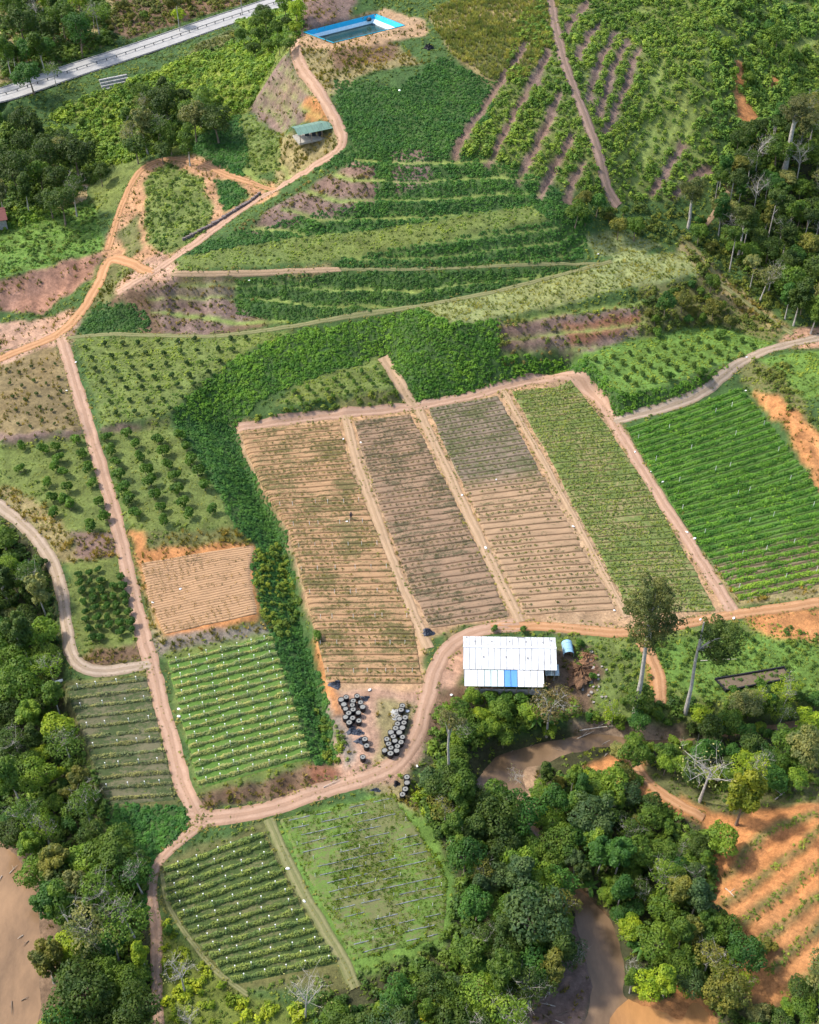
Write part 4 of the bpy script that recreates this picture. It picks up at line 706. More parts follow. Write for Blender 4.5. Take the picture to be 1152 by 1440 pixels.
scatter('rough_grass', 'rough weedy grass over the verges and open ground', [np.array([(-120, 60), (120, 60), (175, 330), (175, 415), (-175, 415), (-175, 330)], float)], 1.7, 'weed', (.7, 1.9), (.07, .13, .03), (.17, .23, .05), seed=40, occ=NOHIGH | _cv | _soil | (HM < -5.4), world=True, thin=-.6)
scatter('dry_tufts', 'sparse dry tufts over the bare banks', [np.array([(-120, 60), (120, 60), (175, 330), (175, 415), (-175, 415), (-175, 330)], float)], .9, 'grass', (.5, 1.3), (.10, .12, .04), (.24, .20, .09), seed=41, occ=NOHIGH | _cv | ~_soil | (HM < -5.4) | ((TONE[..., 0] > .3) & (GY < 140)), world=True, thin=-.35)
# ------------------------------------------------------------------ crop rows, one object each
def rows_of(Fd, n, name, labf, col, width, height, dens, leaf, gap=0, group='', var=.15, cat='crop row', u0=0.0, u1=1.0, skip=()):
    out = []
    for k in range(n):
        if k in skip: continue
        t = (k + .5) / n; A = Fd.P(np.array([u0]), np.array([t]))[0]; B = Fd.P(np.array([u1]), np.array([t]))[0]
        o = row_mesh(name, A, B, M_ROW, width, height, dens, leaf, gap, seed=k + len(labf) * 7)
        f = 1 + var * random.uniform(-1, 1); f *= (1 + max(0, k - 21) * .07) if n == 28 else 1; o.color = (*[q * f * (1 + (.5 if j == 0 else 0) * (n == 28) * max(0, k - 21) / 6) for j, q in enumerate(col)], 1); tag(o, labf % ORD(k + 1), cat, group); out.append((A, B))
    return out
RW = {}
RW['f1'] = rows_of(F['f1'], 15, 'crop_row', '%s pale row from the top of the bright green lower left field', (.27, .32, .21), .9, .75, 90, .13, 0, 'pale crop rows of the green lower left field')
RW['f2'] = rows_of(F['f2'], 12, 'crop_row', '%s thin row from the top of the dark plot beside the left forest', (.19, .225, .15), .75, .6, 60, .13, .1, 'crop rows of the dark plot beside the left forest')
RW['f3'] = rows_of(F['f3'], 14, 'crop_row', '%s row from the top of the bottom left plot below the road fork', (.16, .235, .10), 1.0, .85, 90, .13, 0, 'crop rows of the bottom left plot')
RW['c5'] = rows_of(F['c5'], 28, 'crop_row', '%s hedge row from the top of the dark green right field', (.075, .20, .038), 1.25, .55, 80, .17, 0, 'hedge rows of the dark green right field')
def seedlings(key, n, label, c0, c1, dens, band, seed, w=.5, sz=.115):
    """low dry plants standing in rows: far too many to count"""
    Fd = F[key]; r = np.random.default_rng(seed); PP = []; 
    for k in range(n):
        A, B = Fd.P(np.array([0., 1.]), np.full(2, (k + .5) / n)); L = np.linalg.norm(B - A); step = 1.15; m = int(L / step)
        c = (np.arange(m) + .5) * step / L; th = vnoise(c * L, c * 0 + k * 2.4, 5, seed) + band(k / n, c); m2 = th > r.random(m) * .9 - .55; c = c[m2]
        g = max(1, int(dens)); cc = np.repeat(c, g) + r.normal(size=len(c) * g) * .16 / L; q = A + (B - A) * cc[:, None] + r.normal(size=(len(cc), 2)) * w * .28; PP.append(q)
    q = np.vstack(PP); z = hgt(q[:, 0], q[:, 1]) + .26 + .14 * r.random(len(q)); nr = np.stack([r.normal(size=len(q)) * .7, r.normal(size=len(q)) * .7, np.ones(len(q))], -1)
    V, Fc = cards(np.c_[q, z], nr, sz, .6, r); me = mesh_np('seedlings', V, Fc, M_TONE); a = me.color_attributes.new('tone', 'FLOAT_COLOR', 'POINT'); f = r.random((len(q), 1)); cl = np.array(c0) * (1 - f) + np.array(c1) * f
    a.data.foreach_set('color', np.repeat(np.c_[cl, np.ones(len(q))], 4, 0).astype(np.float32).ravel()); tag(link('seedlings', me), label, None, None, 'stuff')
    return par_rows(Fd, n)
M_TONE = leaf_mat('seedling_leaf', 'tone', .2)
RW['c1'] = seedlings('c1', 46, 'dry weedy seedlings in rows over the leftmost brown field', (.15, .135, .05), (.09, .11, .03), 15, lambda t, c: .35 * np.sin(t * 40) + .1 + .3 * (t > .8), 1)
RW['c2'] = seedlings('c2', 36, 'low seedlings in rows over the second brown field', (.12, .10, .055), (.08, .09, .035), 14, lambda t, c: .15 + .4 * (t < .3), 2)
RW['c3'] = seedlings('c3', 38, 'green seedlings in rows over the third brown field', (.11, .13, .045), (.08, .11, .03), 16, lambda t, c: .05 + .45 * np.clip(1.6 - t * 3, 0, 1), 3)
seedlings('c4', 40, 'low green crop in rows over the green central field', (.14, .19, .05), (.10, .155, .035), 14, lambda t, c: .8, 4, 1.3, .2)
seedlings('soil', 30, 'withered plants over the pale tilled field', (.22, .15, .08), (.14, .11, .05), 6, lambda t, c: .1 - .3 * np.sin(t * 3.1), 5, .6, .11)
# posts -------------------------------------------------------------------
M_POST = plain('white_concrete', (.75, .75, .72), .8); M_CAP = plain('white_cap', (.85, .85, .82), .6)
pm = MB().box((0, 0, .6), (.055, .055, 1.2)).mesh('post_shaft', M_POST); cm = MB().box((0, 0, 1.24), (.14, .14, .07)).mesh('post_cap', M_CAP)
def posts(rows, field, group, per, every, cap, jit=.0, h=1.0, start=0):
    for k in range(start, len(rows), every):
        A, B = rows[k]; us = sorted((i + .5 + random.uniform(-jit, jit)) / per for i in range(per))
        for i, u in enumerate(us):
            q = A + (B - A) * u; e = empty('fence_post' if False else 'crop_post', (q[0], q[1], float(hgt(*q))), random.random()); e.scale = (1, 1, h)
            link('shaft', pm, e); 
            if cap: link('cap', cm, e)
            tag(e, 'white post, %s from left in %s row %s' % (ORD(i + 1), ORD(k + 1), field), 'post', group)
posts(RW['f1'], 'of bright green lower left field', 'posts in the green lower left field', 7, 1, True, .1)
posts(RW['f2'], 'of the dark plot by the forest', 'posts in the dark plot by the forest', 4, 2, True, .2)
posts(RW['f3'], 'of the bottom left plot', 'posts in the bottom left plot', 5, 1, True, .2)
posts(RW['c1'], 'of leftmost brown field', 'posts in the leftmost brown field', 6, 4, False, .35, 1.0, 16)
posts(RW['c5'], 'of dark green right field', 'posts in the dark green right field', 4, 4, False, .4, 1.3, 2)

# black plastic strips of the meadow
M_PLAS = plain('grey_plastic_film', (.20, .22, .23), .45, .3, 6)
for k in range(17):
    for i in range(4):
        if random.random() < .12: continue
        u0 = .04 + i * .24 + random.uniform(0, .08); u1 = min(.97, u0 + random.uniform(.12, .24)); t = (k + .5) / 17; n = 12; us = np.linspace(u0, u1, n); q = F['f4'].P(us, np.full(n, t)); d = (q[-1] - q[0]); d /= np.linalg.norm(d); nn = np.array([-d[1], d[0]]); w = .025 + .05 * rng.random(n)
        a = q + nn * w[:, None]; b = q - nn * w[:, None]; c = q[n // 2]; zc = float(hgt(*c)); V = np.vstack([np.c_[a - c, hgt(a[:, 0], a[:, 1]) + .22 - zc], np.c_[q - c, hgt(q[:, 0], q[:, 1]) + .25 + .04 * rng.normal(size=n) - zc], np.c_[b - c, hgt(b[:, 0], b[:, 1]) + .22 - zc]])
        I = np.arange(3 * n).reshape(3, n); Q = np.stack([I[:-1, :-1], I[:-1, 1:], I[1:, 1:], I[1:, :-1]], -1).reshape(-1, 4)[:, ::-1]
        o = link('plastic_strip', mesh_np('plastic_strip', V, Q, M_PLAS, True), None, (c[0], c[1], zc)); tag(o, 'grey plastic strip, %s from left in %s row of lower meadow' % (ORD(i + 1), ORD(k + 1)), 'plastic strip', 'plastic mulch strips in the lower meadow')
mrows = [(F['f4'].P(np.array([.02]), np.array([(k + .5) / 17]))[0], F['f4'].P(np.array([.98]), np.array([(k + .5) / 17]))[0]) for k in range(17)]
posts(mrows, 'of the lower meadow', 'posts in the lower meadow', 5, 2, False, .4, .8, 1)

# ------------------------------------------------------------------ trees
M_BARK = plain('pale_bark', (.42, .38, .33), .85, .3, 2.0, 0, .4); M_BARKD = plain('brown_bark', (.20, .15, .11), .9, .3, 2.0, 0, .4)
def crown_data(seed, Rr, Hh, z0, nl, n, leaf, flat=1.0, spread=.75):
    r = np.random.default_rng(seed); c = r.normal(size=(nl, 3)); c /= np.linalg.norm(c, axis=1)[:, None]; c *= (r.random((nl, 1)) ** .5) * spread
    c[:, :2] *= Rr; c[:, 2] = z0 + Hh / 2 + c[:, 2] * Hh / 2; rad = Rr * (.16 + .28 * r.random(nl) ** 1.4); c = np.vstack([c, [0, 0, z0 + Hh * .5]]); rad = np.append(rad, Rr * .5)
    w = rad ** 2; li = r.choice(nl + 1, size=n, p=w / w.sum()); d = r.normal(size=(n, 3)); d[:, 2] = np.where(r.random(n) < .75, np.abs(d[:, 2]), d[:, 2]); d /= np.linalg.norm(d, axis=1)[:, None]
    sc = np.array([1, 1, flat]); p = c[li] + d * rad[li][:, None] * sc * (.70 + .38 * r.random((n, 1)) ** .8 + .12 * r.random((n, 1)) ** 6)
    ins = np.zeros(n, bool)
    for k in range(nl + 1): ins |= (np.linalg.norm((p - c[k]) / sc, axis=1) < rad[k] * .7) & (li != k)
    p = p[~ins]; d = d[~ins]; nr = d + .5 * r.normal(size=d.shape) + np.array([0, 0, .35]); V, Fc = cards(p, nr, leaf, .62, r); return V, Fc, c, rad
def trunk_mb(Hc, tops, r0, seed, twig=False):
    rd = random.Random(seed); m = MB(); lean = (rd.uniform(-.4, .4), rd.uniform(-.4, .4)); pts = [(lean[0] * k / 4, lean[1] * k / 4, Hc * k / 4 - .3 * (k == 0)) for k in range(5)]; m.tube(pts, [r0 * (1.25 if k == 0 else 1 - .14 * k) for k in range(5)], 7)
    for t in tops:
        s = Vector(pts[3]) if rd.random() < .5 else Vector(pts[4]); e = Vector(t); mid = (s + e) / 2 + Vector((rd.uniform(-.3, .3), rd.uniform(-.3, .3), rd.uniform(.1, .5))); m.tube([s, mid, e], [r0 * .42, r0 * .28, r0 * .12], 5, False)
        if twig:
            for _ in range(5):
                a = s.lerp(e, rd.uniform(.4, 1)); b = a + Vector((rd.uniform(-1.4, 1.4), rd.uniform(-1.4, 1.4), rd.uniform(.2, 1.6))); c2 = b + Vector((rd.uniform(-.7, .7), rd.uniform(-.7, .7), rd.uniform(.0, .8)))
                m.tube([a, b, c2], [r0 * .14, r0 * .08, r0 * .03], 4, False)
                for _ in range(3): m.tube([b, b + Vector((rd.uniform(-.9, .9), rd.uniform(-.9, .9), rd.uniform(0, .9)))], [r0 * .06, r0 * .025], 3, False)
    return m
KIND = {}
def mk_kind(name, seeds, Rr, Hh, z0, nl, n, leaf, r0, bark, flat=1.0, spread=.75, twig=False):
    L = []
    for s in seeds:
        V, Fc, c, rad = crown_data(s, Rr, Hh, z0, nl, n, leaf, flat, spread); cm_ = mesh_np('crown', V, Fc, M_CROWN) if n > 10 else None
        L.append((cm_, trunk_mb(z0 + Hh * .25, [tuple(c[k]) for k in range(0, min(7, nl))], r0, s, twig).mesh('trunk', bark), z0 + Hh * .6, Rr))
    KIND[name] = L
mk_kind('broad', (1, 2, 3, 4, 41), 4.2, 5.5, 3.2, 30, 4600, .22, .24, M_BARKD, .85)
mk_kind('round', (5, 6, 7, 42), 3.0, 4.2, 2.4, 22, 3000, .2, .16, M_BARKD, .9)
mk_kind('tall', (8, 9, 10), 2.4, 7.5, 2.8, 26, 3400, .23, .18, M_BARK, 1.1)
mk_kind('sparse', (11, 12, 43), 3.4, 4.6, 4.2, 22, 1700, .17, .18, M_BARK, .8, .85, True)
mk_kind('bare', (13, 14, 15), 3.2, 5.0, 4.0, 14, 130, .12, .17, M_BARK, .8, .95, True)
mk_kind('column', (16, 17), 2.0, 8.5, 1.5, 26, 3800, .2, .18, M_BARKD, 1.2)
mk_kind('young', (18, 19, 20), 1.7, 2.2, .9, 8, 1200, .18, .08, M_BARKD, .95)
mk_kind('emergent', (21, 22), 2.8, 4.5, 6.5, 15, 2300, .19, .17, M_BARK, .8, .85)
mk_kind('citrus', (31, 32, 33), .95, 1.15, .2, 9, 620, .12, .05, M_BARKD, .95, .6)
def banana_mesh(seed):
    rd = random.Random(seed); m = MB()
    for k in range(9):
        a = k * 2.4 + rd.uniform(-.3, .3); L = rd.uniform(1.6, 2.3); w = .27; el = rd.uniform(.5, 1.2); V = []; n = 7
        for i in range(n):
            s = i / (n - 1); rr = L * s * math.cos(el * (1 - .5 * s)); z = 2.0 + L * s * math.sin(el) - 1.5 * s * s * L * .5; ww = w * math.sin(math.pi * min(.97, s * .93 + .07)) ** .6
            for q, dz in ((-1, -.08), (0, 0.02), (1, -.08)): V.append((math.cos(a) * rr - math.sin(a) * ww * q, math.sin(a) * rr + math.cos(a) * ww * q, z + dz))
        m.add(V, [(i * 3 + j, i * 3 + j + 1, i * 3 + j + 4, i * 3 + j + 3) for i in range(n - 1) for j in range(2)])
    t = MB().tube([(0, 0, -.2), (0, 0, 1), (0, 0, 2.1)], [.16, .14, .1], 7); return m.mesh('leaves', M_CROWN, True), t.mesh('stem', M_BARKD)
BAN = [banana_mesh(s) for s in (1, 2)]
TREES = []
def tree(kind, x, y, s, col, label, group, name=None, cat='tree', sz=1.0, tilt=(0, 0)):
    cmh, tr, zc, rr = random.choice(KIND[kind]); z = float(hgt(x, y)); e = empty(name or {'young': 'young_tree', 'bare': 'bare_tree', 'citrus': 'citrus_tree', 'column': 'column_tree', 'round': 'round_crowned_tree', 'broad': 'broadleaf_tree', 'tall': 'slender_tree', 'sparse': 'open_crowned_tree', 'emergent': 'emergent_tree'}.get(kind, 'forest_tree'), (x, y, z), random.uniform(0, 6.28)); e.scale = (s, s, s * sz); e.rotation_euler.x = tilt[0]; e.rotation_euler.y = tilt[1]
    link('trunk', tr, e)
    if cmh: c = link('crown', cmh, e); c.color = (*col, 1)
    tag(e, label, cat, group); TREES.append((x, y)); return e
COLS = {'dark': (.048, .090, .028), 'mid': (.075, .145, .033), 'light': (.12, .21, .04), 'lime': (.20, .30, .035), 'grey': (.16, .19, .11), 'blue': (.055, .105, .06), 'olive': (.13, .15, .05), 'yellow': (.28, .30, .03), 'pale': (.28, .31, .21), 'jade': (.045, .125, .037)}
WORD = {'dark': 'dark green', 'mid': 'mid green', 'light': 'light green', 'lime': 'yellow green', 'grey': 'grey green', 'blue': 'bluish green', 'olive': 'olive', 'yellow': 'yellow', 'pale': 'pale', 'jade': 'deep green'}
SHAPE = {'broad': 'broad crowned tree', 'round': 'round tree', 'tall': 'tall narrow tree', 'sparse': 'thin crowned tree', 'bare': 'bare pale tree', 'column': 'column shaped tree', 'young': 'small young tree', 'emergent': 'tall trunked tree'}
def forest(poly, where, n, kinds, cols, smin, smax, dmin, seed, group):
    rd = random.Random(seed); P_ = np.array(poly, float); lo = P_.min(0); hi = P_.max(0); pts = []; tries = 0
    while len(pts) < n and tries < n * 60:
        tries += 1; px = rd.uniform(lo[0], hi[0]); py = rd.uniform(lo[1], hi[1])
        if not inpoly(np.array([px]), np.array([py]), P_)[0]: continue
        k = rd.choices([a for a, _ in kinds], [b for _, b in kinds])[0]; s = rd.uniform(smin, smax); zc = KIND[k][0][2] * s
        x, y = at(px, py, zc); x = float(x); y = float(y); h = float(hgt(x, y))
        i = int(min(max((x - X0) / G, 0), NX - 1)); j = int(min(max((y - Y0) / G, 0), NY - 1))
        if h < -5.35 or NOHIGH[j, i]: continue
        d = dmin * s * KIND[k][0][3]
        if any((x - a) ** 2 + (y - b) ** 2 < (d * .5 + c * .5) ** 2 for a, b, c in pts): continue
        pts.append((x, y, d)); cn = rd.choices([a for a, _ in cols], [b for _, b in cols])[0]; f = rd.uniform(.8, 1.2); c = tuple(q * f for q in COLS[cn])
        size = 'large' if s > smin + (smax - smin) * .66 else 'small' if s < smin + (smax - smin) * .33 else 'medium'
        lab = ('%s %s %s %s' % (size, WORD[cn], SHAPE[k], where)) if k != 'bare' else '%s %s %s' % (size, SHAPE[k], where)
        random.seed(seed * 1000 + len(pts)); tree(k, x, y, s, c, lab, group, sz=rd.uniform(.85, 1.15), tilt=(rd.gauss(0, .05), rd.gauss(0, .05)))
KB = [('broad', 3.5), ('round', 3.5), ('tall', 2), ('sparse', 1.6), ('young', 1), ('bare', .35)]
CB = [('dark', 3), ('mid', 3), ('light', 2), ('jade', 2), ('lime', .8), ('grey', .7), ('olive', .7)]
forest([(-30,745),(60,775),(78,860),(72,950),(95,1040),(140,1150),(190,1200),(200,1300),(195,1470),(40,1470),(50,1390),(62,1290),(30,1200),(0,1160),(-30,1100)], 'in the left forest', 95, KB, CB, .6, 1.15, 1.0, 11, 'trees of the left forest')
forest([(595,1080),(640,1055),(665,1110),(720,1135),(745,1230),(800,1260),(815,1340),(745,1400),(680,1460),(480,1460),(470,1425),(540,1400),(640,1360),(675,1255),(622,1140)], 'right of lower meadow', 80, KB + [('sparse', 1)], [('dark', 4), ('mid', 3), ('jade', 2), ('blue', 1.5), ('light', 1), ('olive', 1)], .6, 1.1, 1.0, 12, 'trees of the forest right of the lower meadow')
forest([(765,1080),(890,1085),(950,1160),(1010,1180),(995,1260),(1040,1330),(1060,1380),(1000,1390),(890,1400),(875,1300),(800,1200),(750,1150)], 'beside the orange slope', 85, KB, [('mid', 3), ('light', 2.5), ('jade', 2), ('dark', 1), ('blue', 1), ('lime', .8), ('olive', 1)], .5, .95, .95, 13, 'trees of the grove beside the orange slope')
forest([(690,1120),(735,1125),(770,1190),(790,1235),(770,1260),(735,1220),(700,1170)], 'over the hidden stream', 12, [('broad', 3), ('round', 3)], [('mid', 3), ('dark', 2), ('jade', 1), ('light', 1)], .7, 1.0, .85, 31, 'trees overhanging the stream')
forest([(1000,1410),(1080,1420),(1120,1400),(1160,1330),(1190,1470),(990,1470)], 'at bottom right corner', 16, KB, CB, .5, .9, 1.1, 14, 'trees at the bottom right corner')
forest([(830,985),(900,975),(960,1000),(1160,960),(1160,1100),(960,1090),(880,1060),(820,1010)], 'along the upper stream', 65, [('round', 4), ('broad', 1), ('young', 4), ('sparse', 1)], [('mid', 3), ('light', 3), ('jade', 2), ('dark', 1), ('lime', 1), ('grey', .8)], .5, .9, .95, 15, 'trees along the upper stream')
forest([(625,985),(700,970),(820,1000),(780,1045),(700,1040),(640,1075),(615,1050)], 'between shed and stream', 15, [('round', 3), ('young', 4)], [('light', 3), ('mid', 3), ('lime', 1)], .5, .8, 1.1, 16, 'trees between the shed and the stream')
forest([(1030,190),(1080,150),(1170,110),(1170,440),(1110,420),(1050,370),(1010,330),(1000,280)], 'in right edge forest', 85, KB + [('emergent', 2), ('bare', .8)], [('dark', 3), ('mid', 2.5), ('grey', 2), ('jade', 1.5), ('olive', 1)], .7, 1.2, .95, 17, 'trees of the right edge forest')
forest([(-10,-10),(150,-10),(165,50),(90,90),(-10,105)], 'beyond the highway', 30, KB, CB[:5], .7, 1.25, 1.1, 18, 'trees beyond the highway')
forest([(150,0),(330,-20),(320,0),(180,45),(150,40)], 'just beyond the highway', 14, [('young', 4), ('round', 1)], [('olive', 3), ('lime', 1.5), ('mid', 1)], .6, 1.0, 1.6, 33, 'bushes just beyond the highway')
forest([(-10,165),(60,155),(120,185),(150,235),(95,280),(-10,285)], 'in left edge grove', 26, KB, [('dark', 4), ('mid', 2), ('grey', 1)], .8, 1.3, 1.1, 19, 'trees of the left grove below the highway')
forest([(175,140),(220,115),(290,120),(335,150),(300,175),(250,205),(190,210)], 'above the fan plot', 20, KB, [('dark', 3), ('mid', 3), ('grey', 1.5)], .8, 1.3, 1.1, 20, 'trees of the grove above the fan plot')
forest([(325,25),(420,-5),(430,35),(400,60),(350,70)], 'left of the pool', 14, [('round', 3), ('broad', 1)], [('mid', 3), ('dark', 2), ('lime', 1)], .6, 1.0, 1.1, 21, 'trees left of the pool')
forest([(780,270),(880,285),(900,320),(960,330),(990,300),(1000,330),(930,345),(850,315),(800,300)], 'on the scrub line', 14, [('young', 3), ('round', 2)], [('mid', 3), ('jade', 2), ('olive', 1)], .6, 1.0, 1.1, 22, 'trees on the scrub line above the pale terrace')
forest([(940,400),(1010,390),(1060,440),(1040,455),(980,450),(900,450)], 'behind the right terrace', 16, [('young', 4), ('round', 1)], [('mid', 3), ('olive', 2), ('jade', 1)], .6, 1.0, 1.1, 23, 'trees on the bank behind the right terrace')
forest([(1010,0),(1160,-20),(1170,100),(1050,150),(1010,100)], 'at far top right', 24, [('young', 4), ('round', 1)], [('mid', 3), ('light', 2), ('jade', 2)], .6, 1.1, 1.3, 24, 'trees on the far top right slope')
forest([(90,150),(200,110),(240,180),(180,215),(120,200)], 'below the highway', 8, [('round', 2), ('young', 2)], [('mid', 2), ('lime', 2)], .6, .9, 1.3, 25, 'trees on the shrub slope below the highway')

def single(kind, px, py, s, cn, label, name=None, top=False, sz=1.0, tilt=(0, 0), seed=1, grp=None):
    """px, py is the crown's middle"""
    random.seed(seed); x, y = at(px, py, KIND[kind][0][2] * s * sz); return tree(kind, float(x), float(y), s, COLS.get(cn, cn), label, grp, name, 'tree', sz, tilt)
single('bare', 1000, 1070, 1.45, 'pale', 'white barked tree with spreading bare branches right of the orange mound', 'bare_tree', seed=3)
single('column', 1052, 1110, 1.35, (.15, .19, .03), 'yellow green column shaped tree beside the white bare tree', 'column_tree', seed=2)
single('round', 1022, 1175, 1.0, 'light', 'light green round bush tree below the column shaped tree', seed=2)
single('sparse', 775, 985, 1.25, (.12, .11, .07), 'wide brownish thin leaved tree just below the white shed', seed=5)
single('broad', 755, 1290, 1.25, 'blue', 'largest dark bluish green tree beside the river bend', seed=6)
single('broad', 835, 1140, .95, 'blue', 'bluish green broad tree on the far side of the stream', seed=7)
single('round', 682, 1392, .62, 'pale', 'small silvery pale tree near the bottom centre', seed=8)
single('round', 610, 1420, .7, 'yellow', 'yellow leaved small tree at the bottom centre', seed=9)
single('bare', 425, 1395, 1.0, 'pale', 'bare grey tree at the lower corner of the bottom left plot', 'bare_tree', seed=10)
single('bare', 252, 1365, .85, 'pale', 'bare pale tree right of the bottom dirt road', 'bare_tree', seed=11)
single('bare', 265, 1425, .6, 'pale', 'small bare tree at the bottom edge beside the dirt road', 'bare_tree', seed=12)
single('sparse', 125, 1300, 1.2, 'grey', 'grey twiggy tree leaning over the left river', seed=13)
single('broad', 110, 1390, 1.15, 'dark', 'big dark tree at the bottom of the left forest', seed=14)
single('bare', 735, 1080, .55, 'pale', 'fallen looking bare branches over the stream below the shed', 'bare_tree', seed=15, tilt=(.3, -.4))
single('sparse', 975, 268, .95, 'olive', 'thin crowned tree with white trunk in the scrub at upper right', seed=16)
single('bare', 1035, 310, .9, 'grey', 'slim bare trunk in the scrub left of the right forest', 'bare_tree', seed=17)
single('tall', 200, 165, 1.25, 'grey', 'tall grey green tree behind the fan shaped plot', seed=18)
single('broad', 1050, 985, .7, 'grey', 'grey green tree standing over the black pond frame', seed=19)
single('young', 1000, 345, .9, 'olive', 'olive young tree at the scrub corner', seed=20)
single('sparse', 650, 1020, .8, 'mid', 'thin tree with pale branches left of the stream head', seed=21)
single('young', 1078, 1330, .9, 'olive', 'lone round bush tree on the orange slope', seed=22)
for i, (px, py) in enumerate([(815, 1160), (820, 1210), (830, 1245), (905, 1330), (770, 1005), (755, 1010)]):
    x, y = at(px, py, 2.2); random.seed(i); e = empty('banana_plant', (float(x), float(y), float(hgt(x, y))), i * 1.3); e.scale = (.9,) * 3; a, b = BAN[i % 2]; link('leaves', a, e).color = (.07, .17, .05, 1); link('stem', b, e)
    tag(e, ['banana plant nearest the stream bend below the bluish tree', 'banana plant below another on the stream bank', 'lowest banana plant of three above the river bend', 'banana plant among bushes right of the lower river', 'banana plant just right of the brownish tree', 'banana plant just below the white shed'][i], 'banana plant', 'banana plants by the stream')

def big_tree(name, base, top, crowns, r0, col, label, seed, H):
    """tall pale trunk from a base pixel, crown lobes listed as (pixel x, y, radius m)"""
    b = P3(*base); dx, dy, dz = rays(*top); t = b.y / dy; e = empty(name, b); tp = Vector((float(dx * t), b.y, CAM_H + float(dz) * t)) - b
    pts = [Vector((0, 0, -.4)), tp * .3 + Vector((.1, 0, 0)), tp * .6 + Vector((-.1, 0, 0)), tp * .85, tp]; m = MB().tube(pts, [r0 * 1.5, r0, r0 * .85, r0 * .7, r0 * .35], 9)
    r = np.random.default_rng(seed); VV = []; FF = []; o = 0; rd = random.Random(seed)
    for (px, py, rad) in crowns:
        dx, dy, dz = rays(px, py); t = (b.y + rd.uniform(-1.2, 1.2)) / dy; c = Vector((float(dx * t), float(dy * t), CAM_H + float(dz) * t)) - b
        m.tube([tp * .72, (tp * .8 + c) / 2, c], [r0 * .4, r0 * .3, r0 * .12], 5, False)
        V, Fc, _, _ = crown_data(rd.randint(0, 9999), rad * 1.6, rad * 2.1, -rad * 1.05, 16, int(640 * rad * rad), .16, .75, 1.0); V = V + np.array(c); VV.append(V); FF.append(Fc + o); o += len(V)
    m.obj('trunk', M_BARK, e); c = link('crown', mesh_np('crown', np.vstack(VV), np.vstack(FF), M_CROWN), e); c.color = (*col, 1); tag(e, label, 'tree'); return e
big_tree('tall_tree', (893, 1003), (922, 835), [(912,828,1.6),(935,835,1.6),(900,855,1.9),(930,862,1.8),(945,875,1.3),(910,880,1.8),(925,893,1.5),(895,888,1.1),(915,905,1.0)], .34, (.095, .12, .06), 'tallest tree with white trunk and dark uneven crown by the orange track', 5, 20)
big_tree('tall_tree', (964, 1003), (990, 875), [(1002,882,1.5),(1012,900,1.7),(1028,895,1.3),(1000,912,1.5),(1020,915,1.3),(1008,930,.9)], .27, (.06, .105, .035), 'second tall tree, leaning right with white trunk and compact crown', 6, 16)
big_tree('tall_tree', (630, 1110), (632, 1010), [(625,1012,.9),(640,1015,.9),(632,1005,.8)], .2, (.12, .13, .08), 'slim tree with long white trunk right of the black tubs', 7, 10)
big_tree('tall_tree', (968, 320), (975, 270), [(965,265,1.6),(982,262,1.6),(975,275,1.3)], .3, (.09, .12, .06), 'white trunk tree above the scrub near the hill foot', 8, 9)
big_tree('tall_tree', (1038, 362), (1050, 300), [(1050,296,1.3),(1042,300,1.0)], .22, (.07, .10, .045), 'slim leaning trunk tree left of the right forest', 9, 12)
big_tree('tall_tree', (1102, 245), (1122, 150), [(1120,148,2.2),(1132,160,2.0),(1112,160,1.6)], .55, (.09, .11, .07), 'vine wrapped pale trunk rising from the right forest', 10, 18)

# orchard trees ------------------------------------------------------------
def orch(spots, s0, s1, label, group, col, vs=.15, seed=1, name='citrus_tree', cat='fruit tree'):
    for i, (px, py, lab) in enumerate(spots):
        random.seed(seed * 100 + i); s = random.uniform(s0, s1); x, y = at(px, py, .6 * s); f = random.uniform(1 - vs, 1 + vs); tree('citrus', float(x), float(y), s, tuple(q * f for q in col), label % lab, group, name, cat)
def zspots(lst, ox, oy, sc): return [(ox + a / sc, oy + b / sc) for a, b in lst]
cols_R = [[(60,100),(105,210),(140,320),(185,435),(228,550),(268,655),(315,780)], [(255,60),(320,165),(358,272),(415,395),(450,495),(490,620),(542,735),(577,840)], [(520,120),(565,228),(618,345),(672,450),(712,565),(762,678),(808,790)], [(730,80),(775,180),(828,298),(885,405),(940,530),(1020,740)]]
orch([(a, b, '%s from top in %s column' % (ORD(j + 1), ORD(i + 1))) for i, c in enumerate(cols_R) for j, (a, b) in enumerate(zspots(c, 140, 600, 6.4))], 1.55, 1.95, 'round fruit tree right of left road, %s', 'fruit trees right of the left road', (.055, .13, .022))
cols_L = [[(30,627),(28,660)], [(62,632),(67,678),(72,700),(78,655)], [(77,629),(82,645),(88,664),(93,686),(76,720),(90,702)], [(108,619),(116,638),(124,659),(130,680),(99,710),(128,741),(138,707),(146,726)]]
orch([(a, b, '%s from top in %s column' % (ORD(j + 1), ORD(i + 1))) for i, c in enumerate(cols_L) for j, (a, b) in enumerate(c)], 1.45, 1.8, 'round fruit tree left of left road, %s', 'fruit trees left of the left road', (.06, .14, .022), seed=2)
sm = [(a, b) for a in range(5) for b in range(8)]
orch([(110 + a * 14.2 + b * 2.6 + random.uniform(-1.5, 1.5), 808 + b * 12.8 - a * 2.5 + random.uniform(-1.5, 1.5), '%s from top in %s column' % (ORD(b + 1), ORD(a + 1))) for a, b in sm if (a, b) not in ((3, 0), (3, 1), (4, 0), (2, 7))], .95, 1.3, 'dark bush by left bend, %s', 'bushes of the small plot above the left bend', (.035, .10, .02), seed=3)
g = []; 
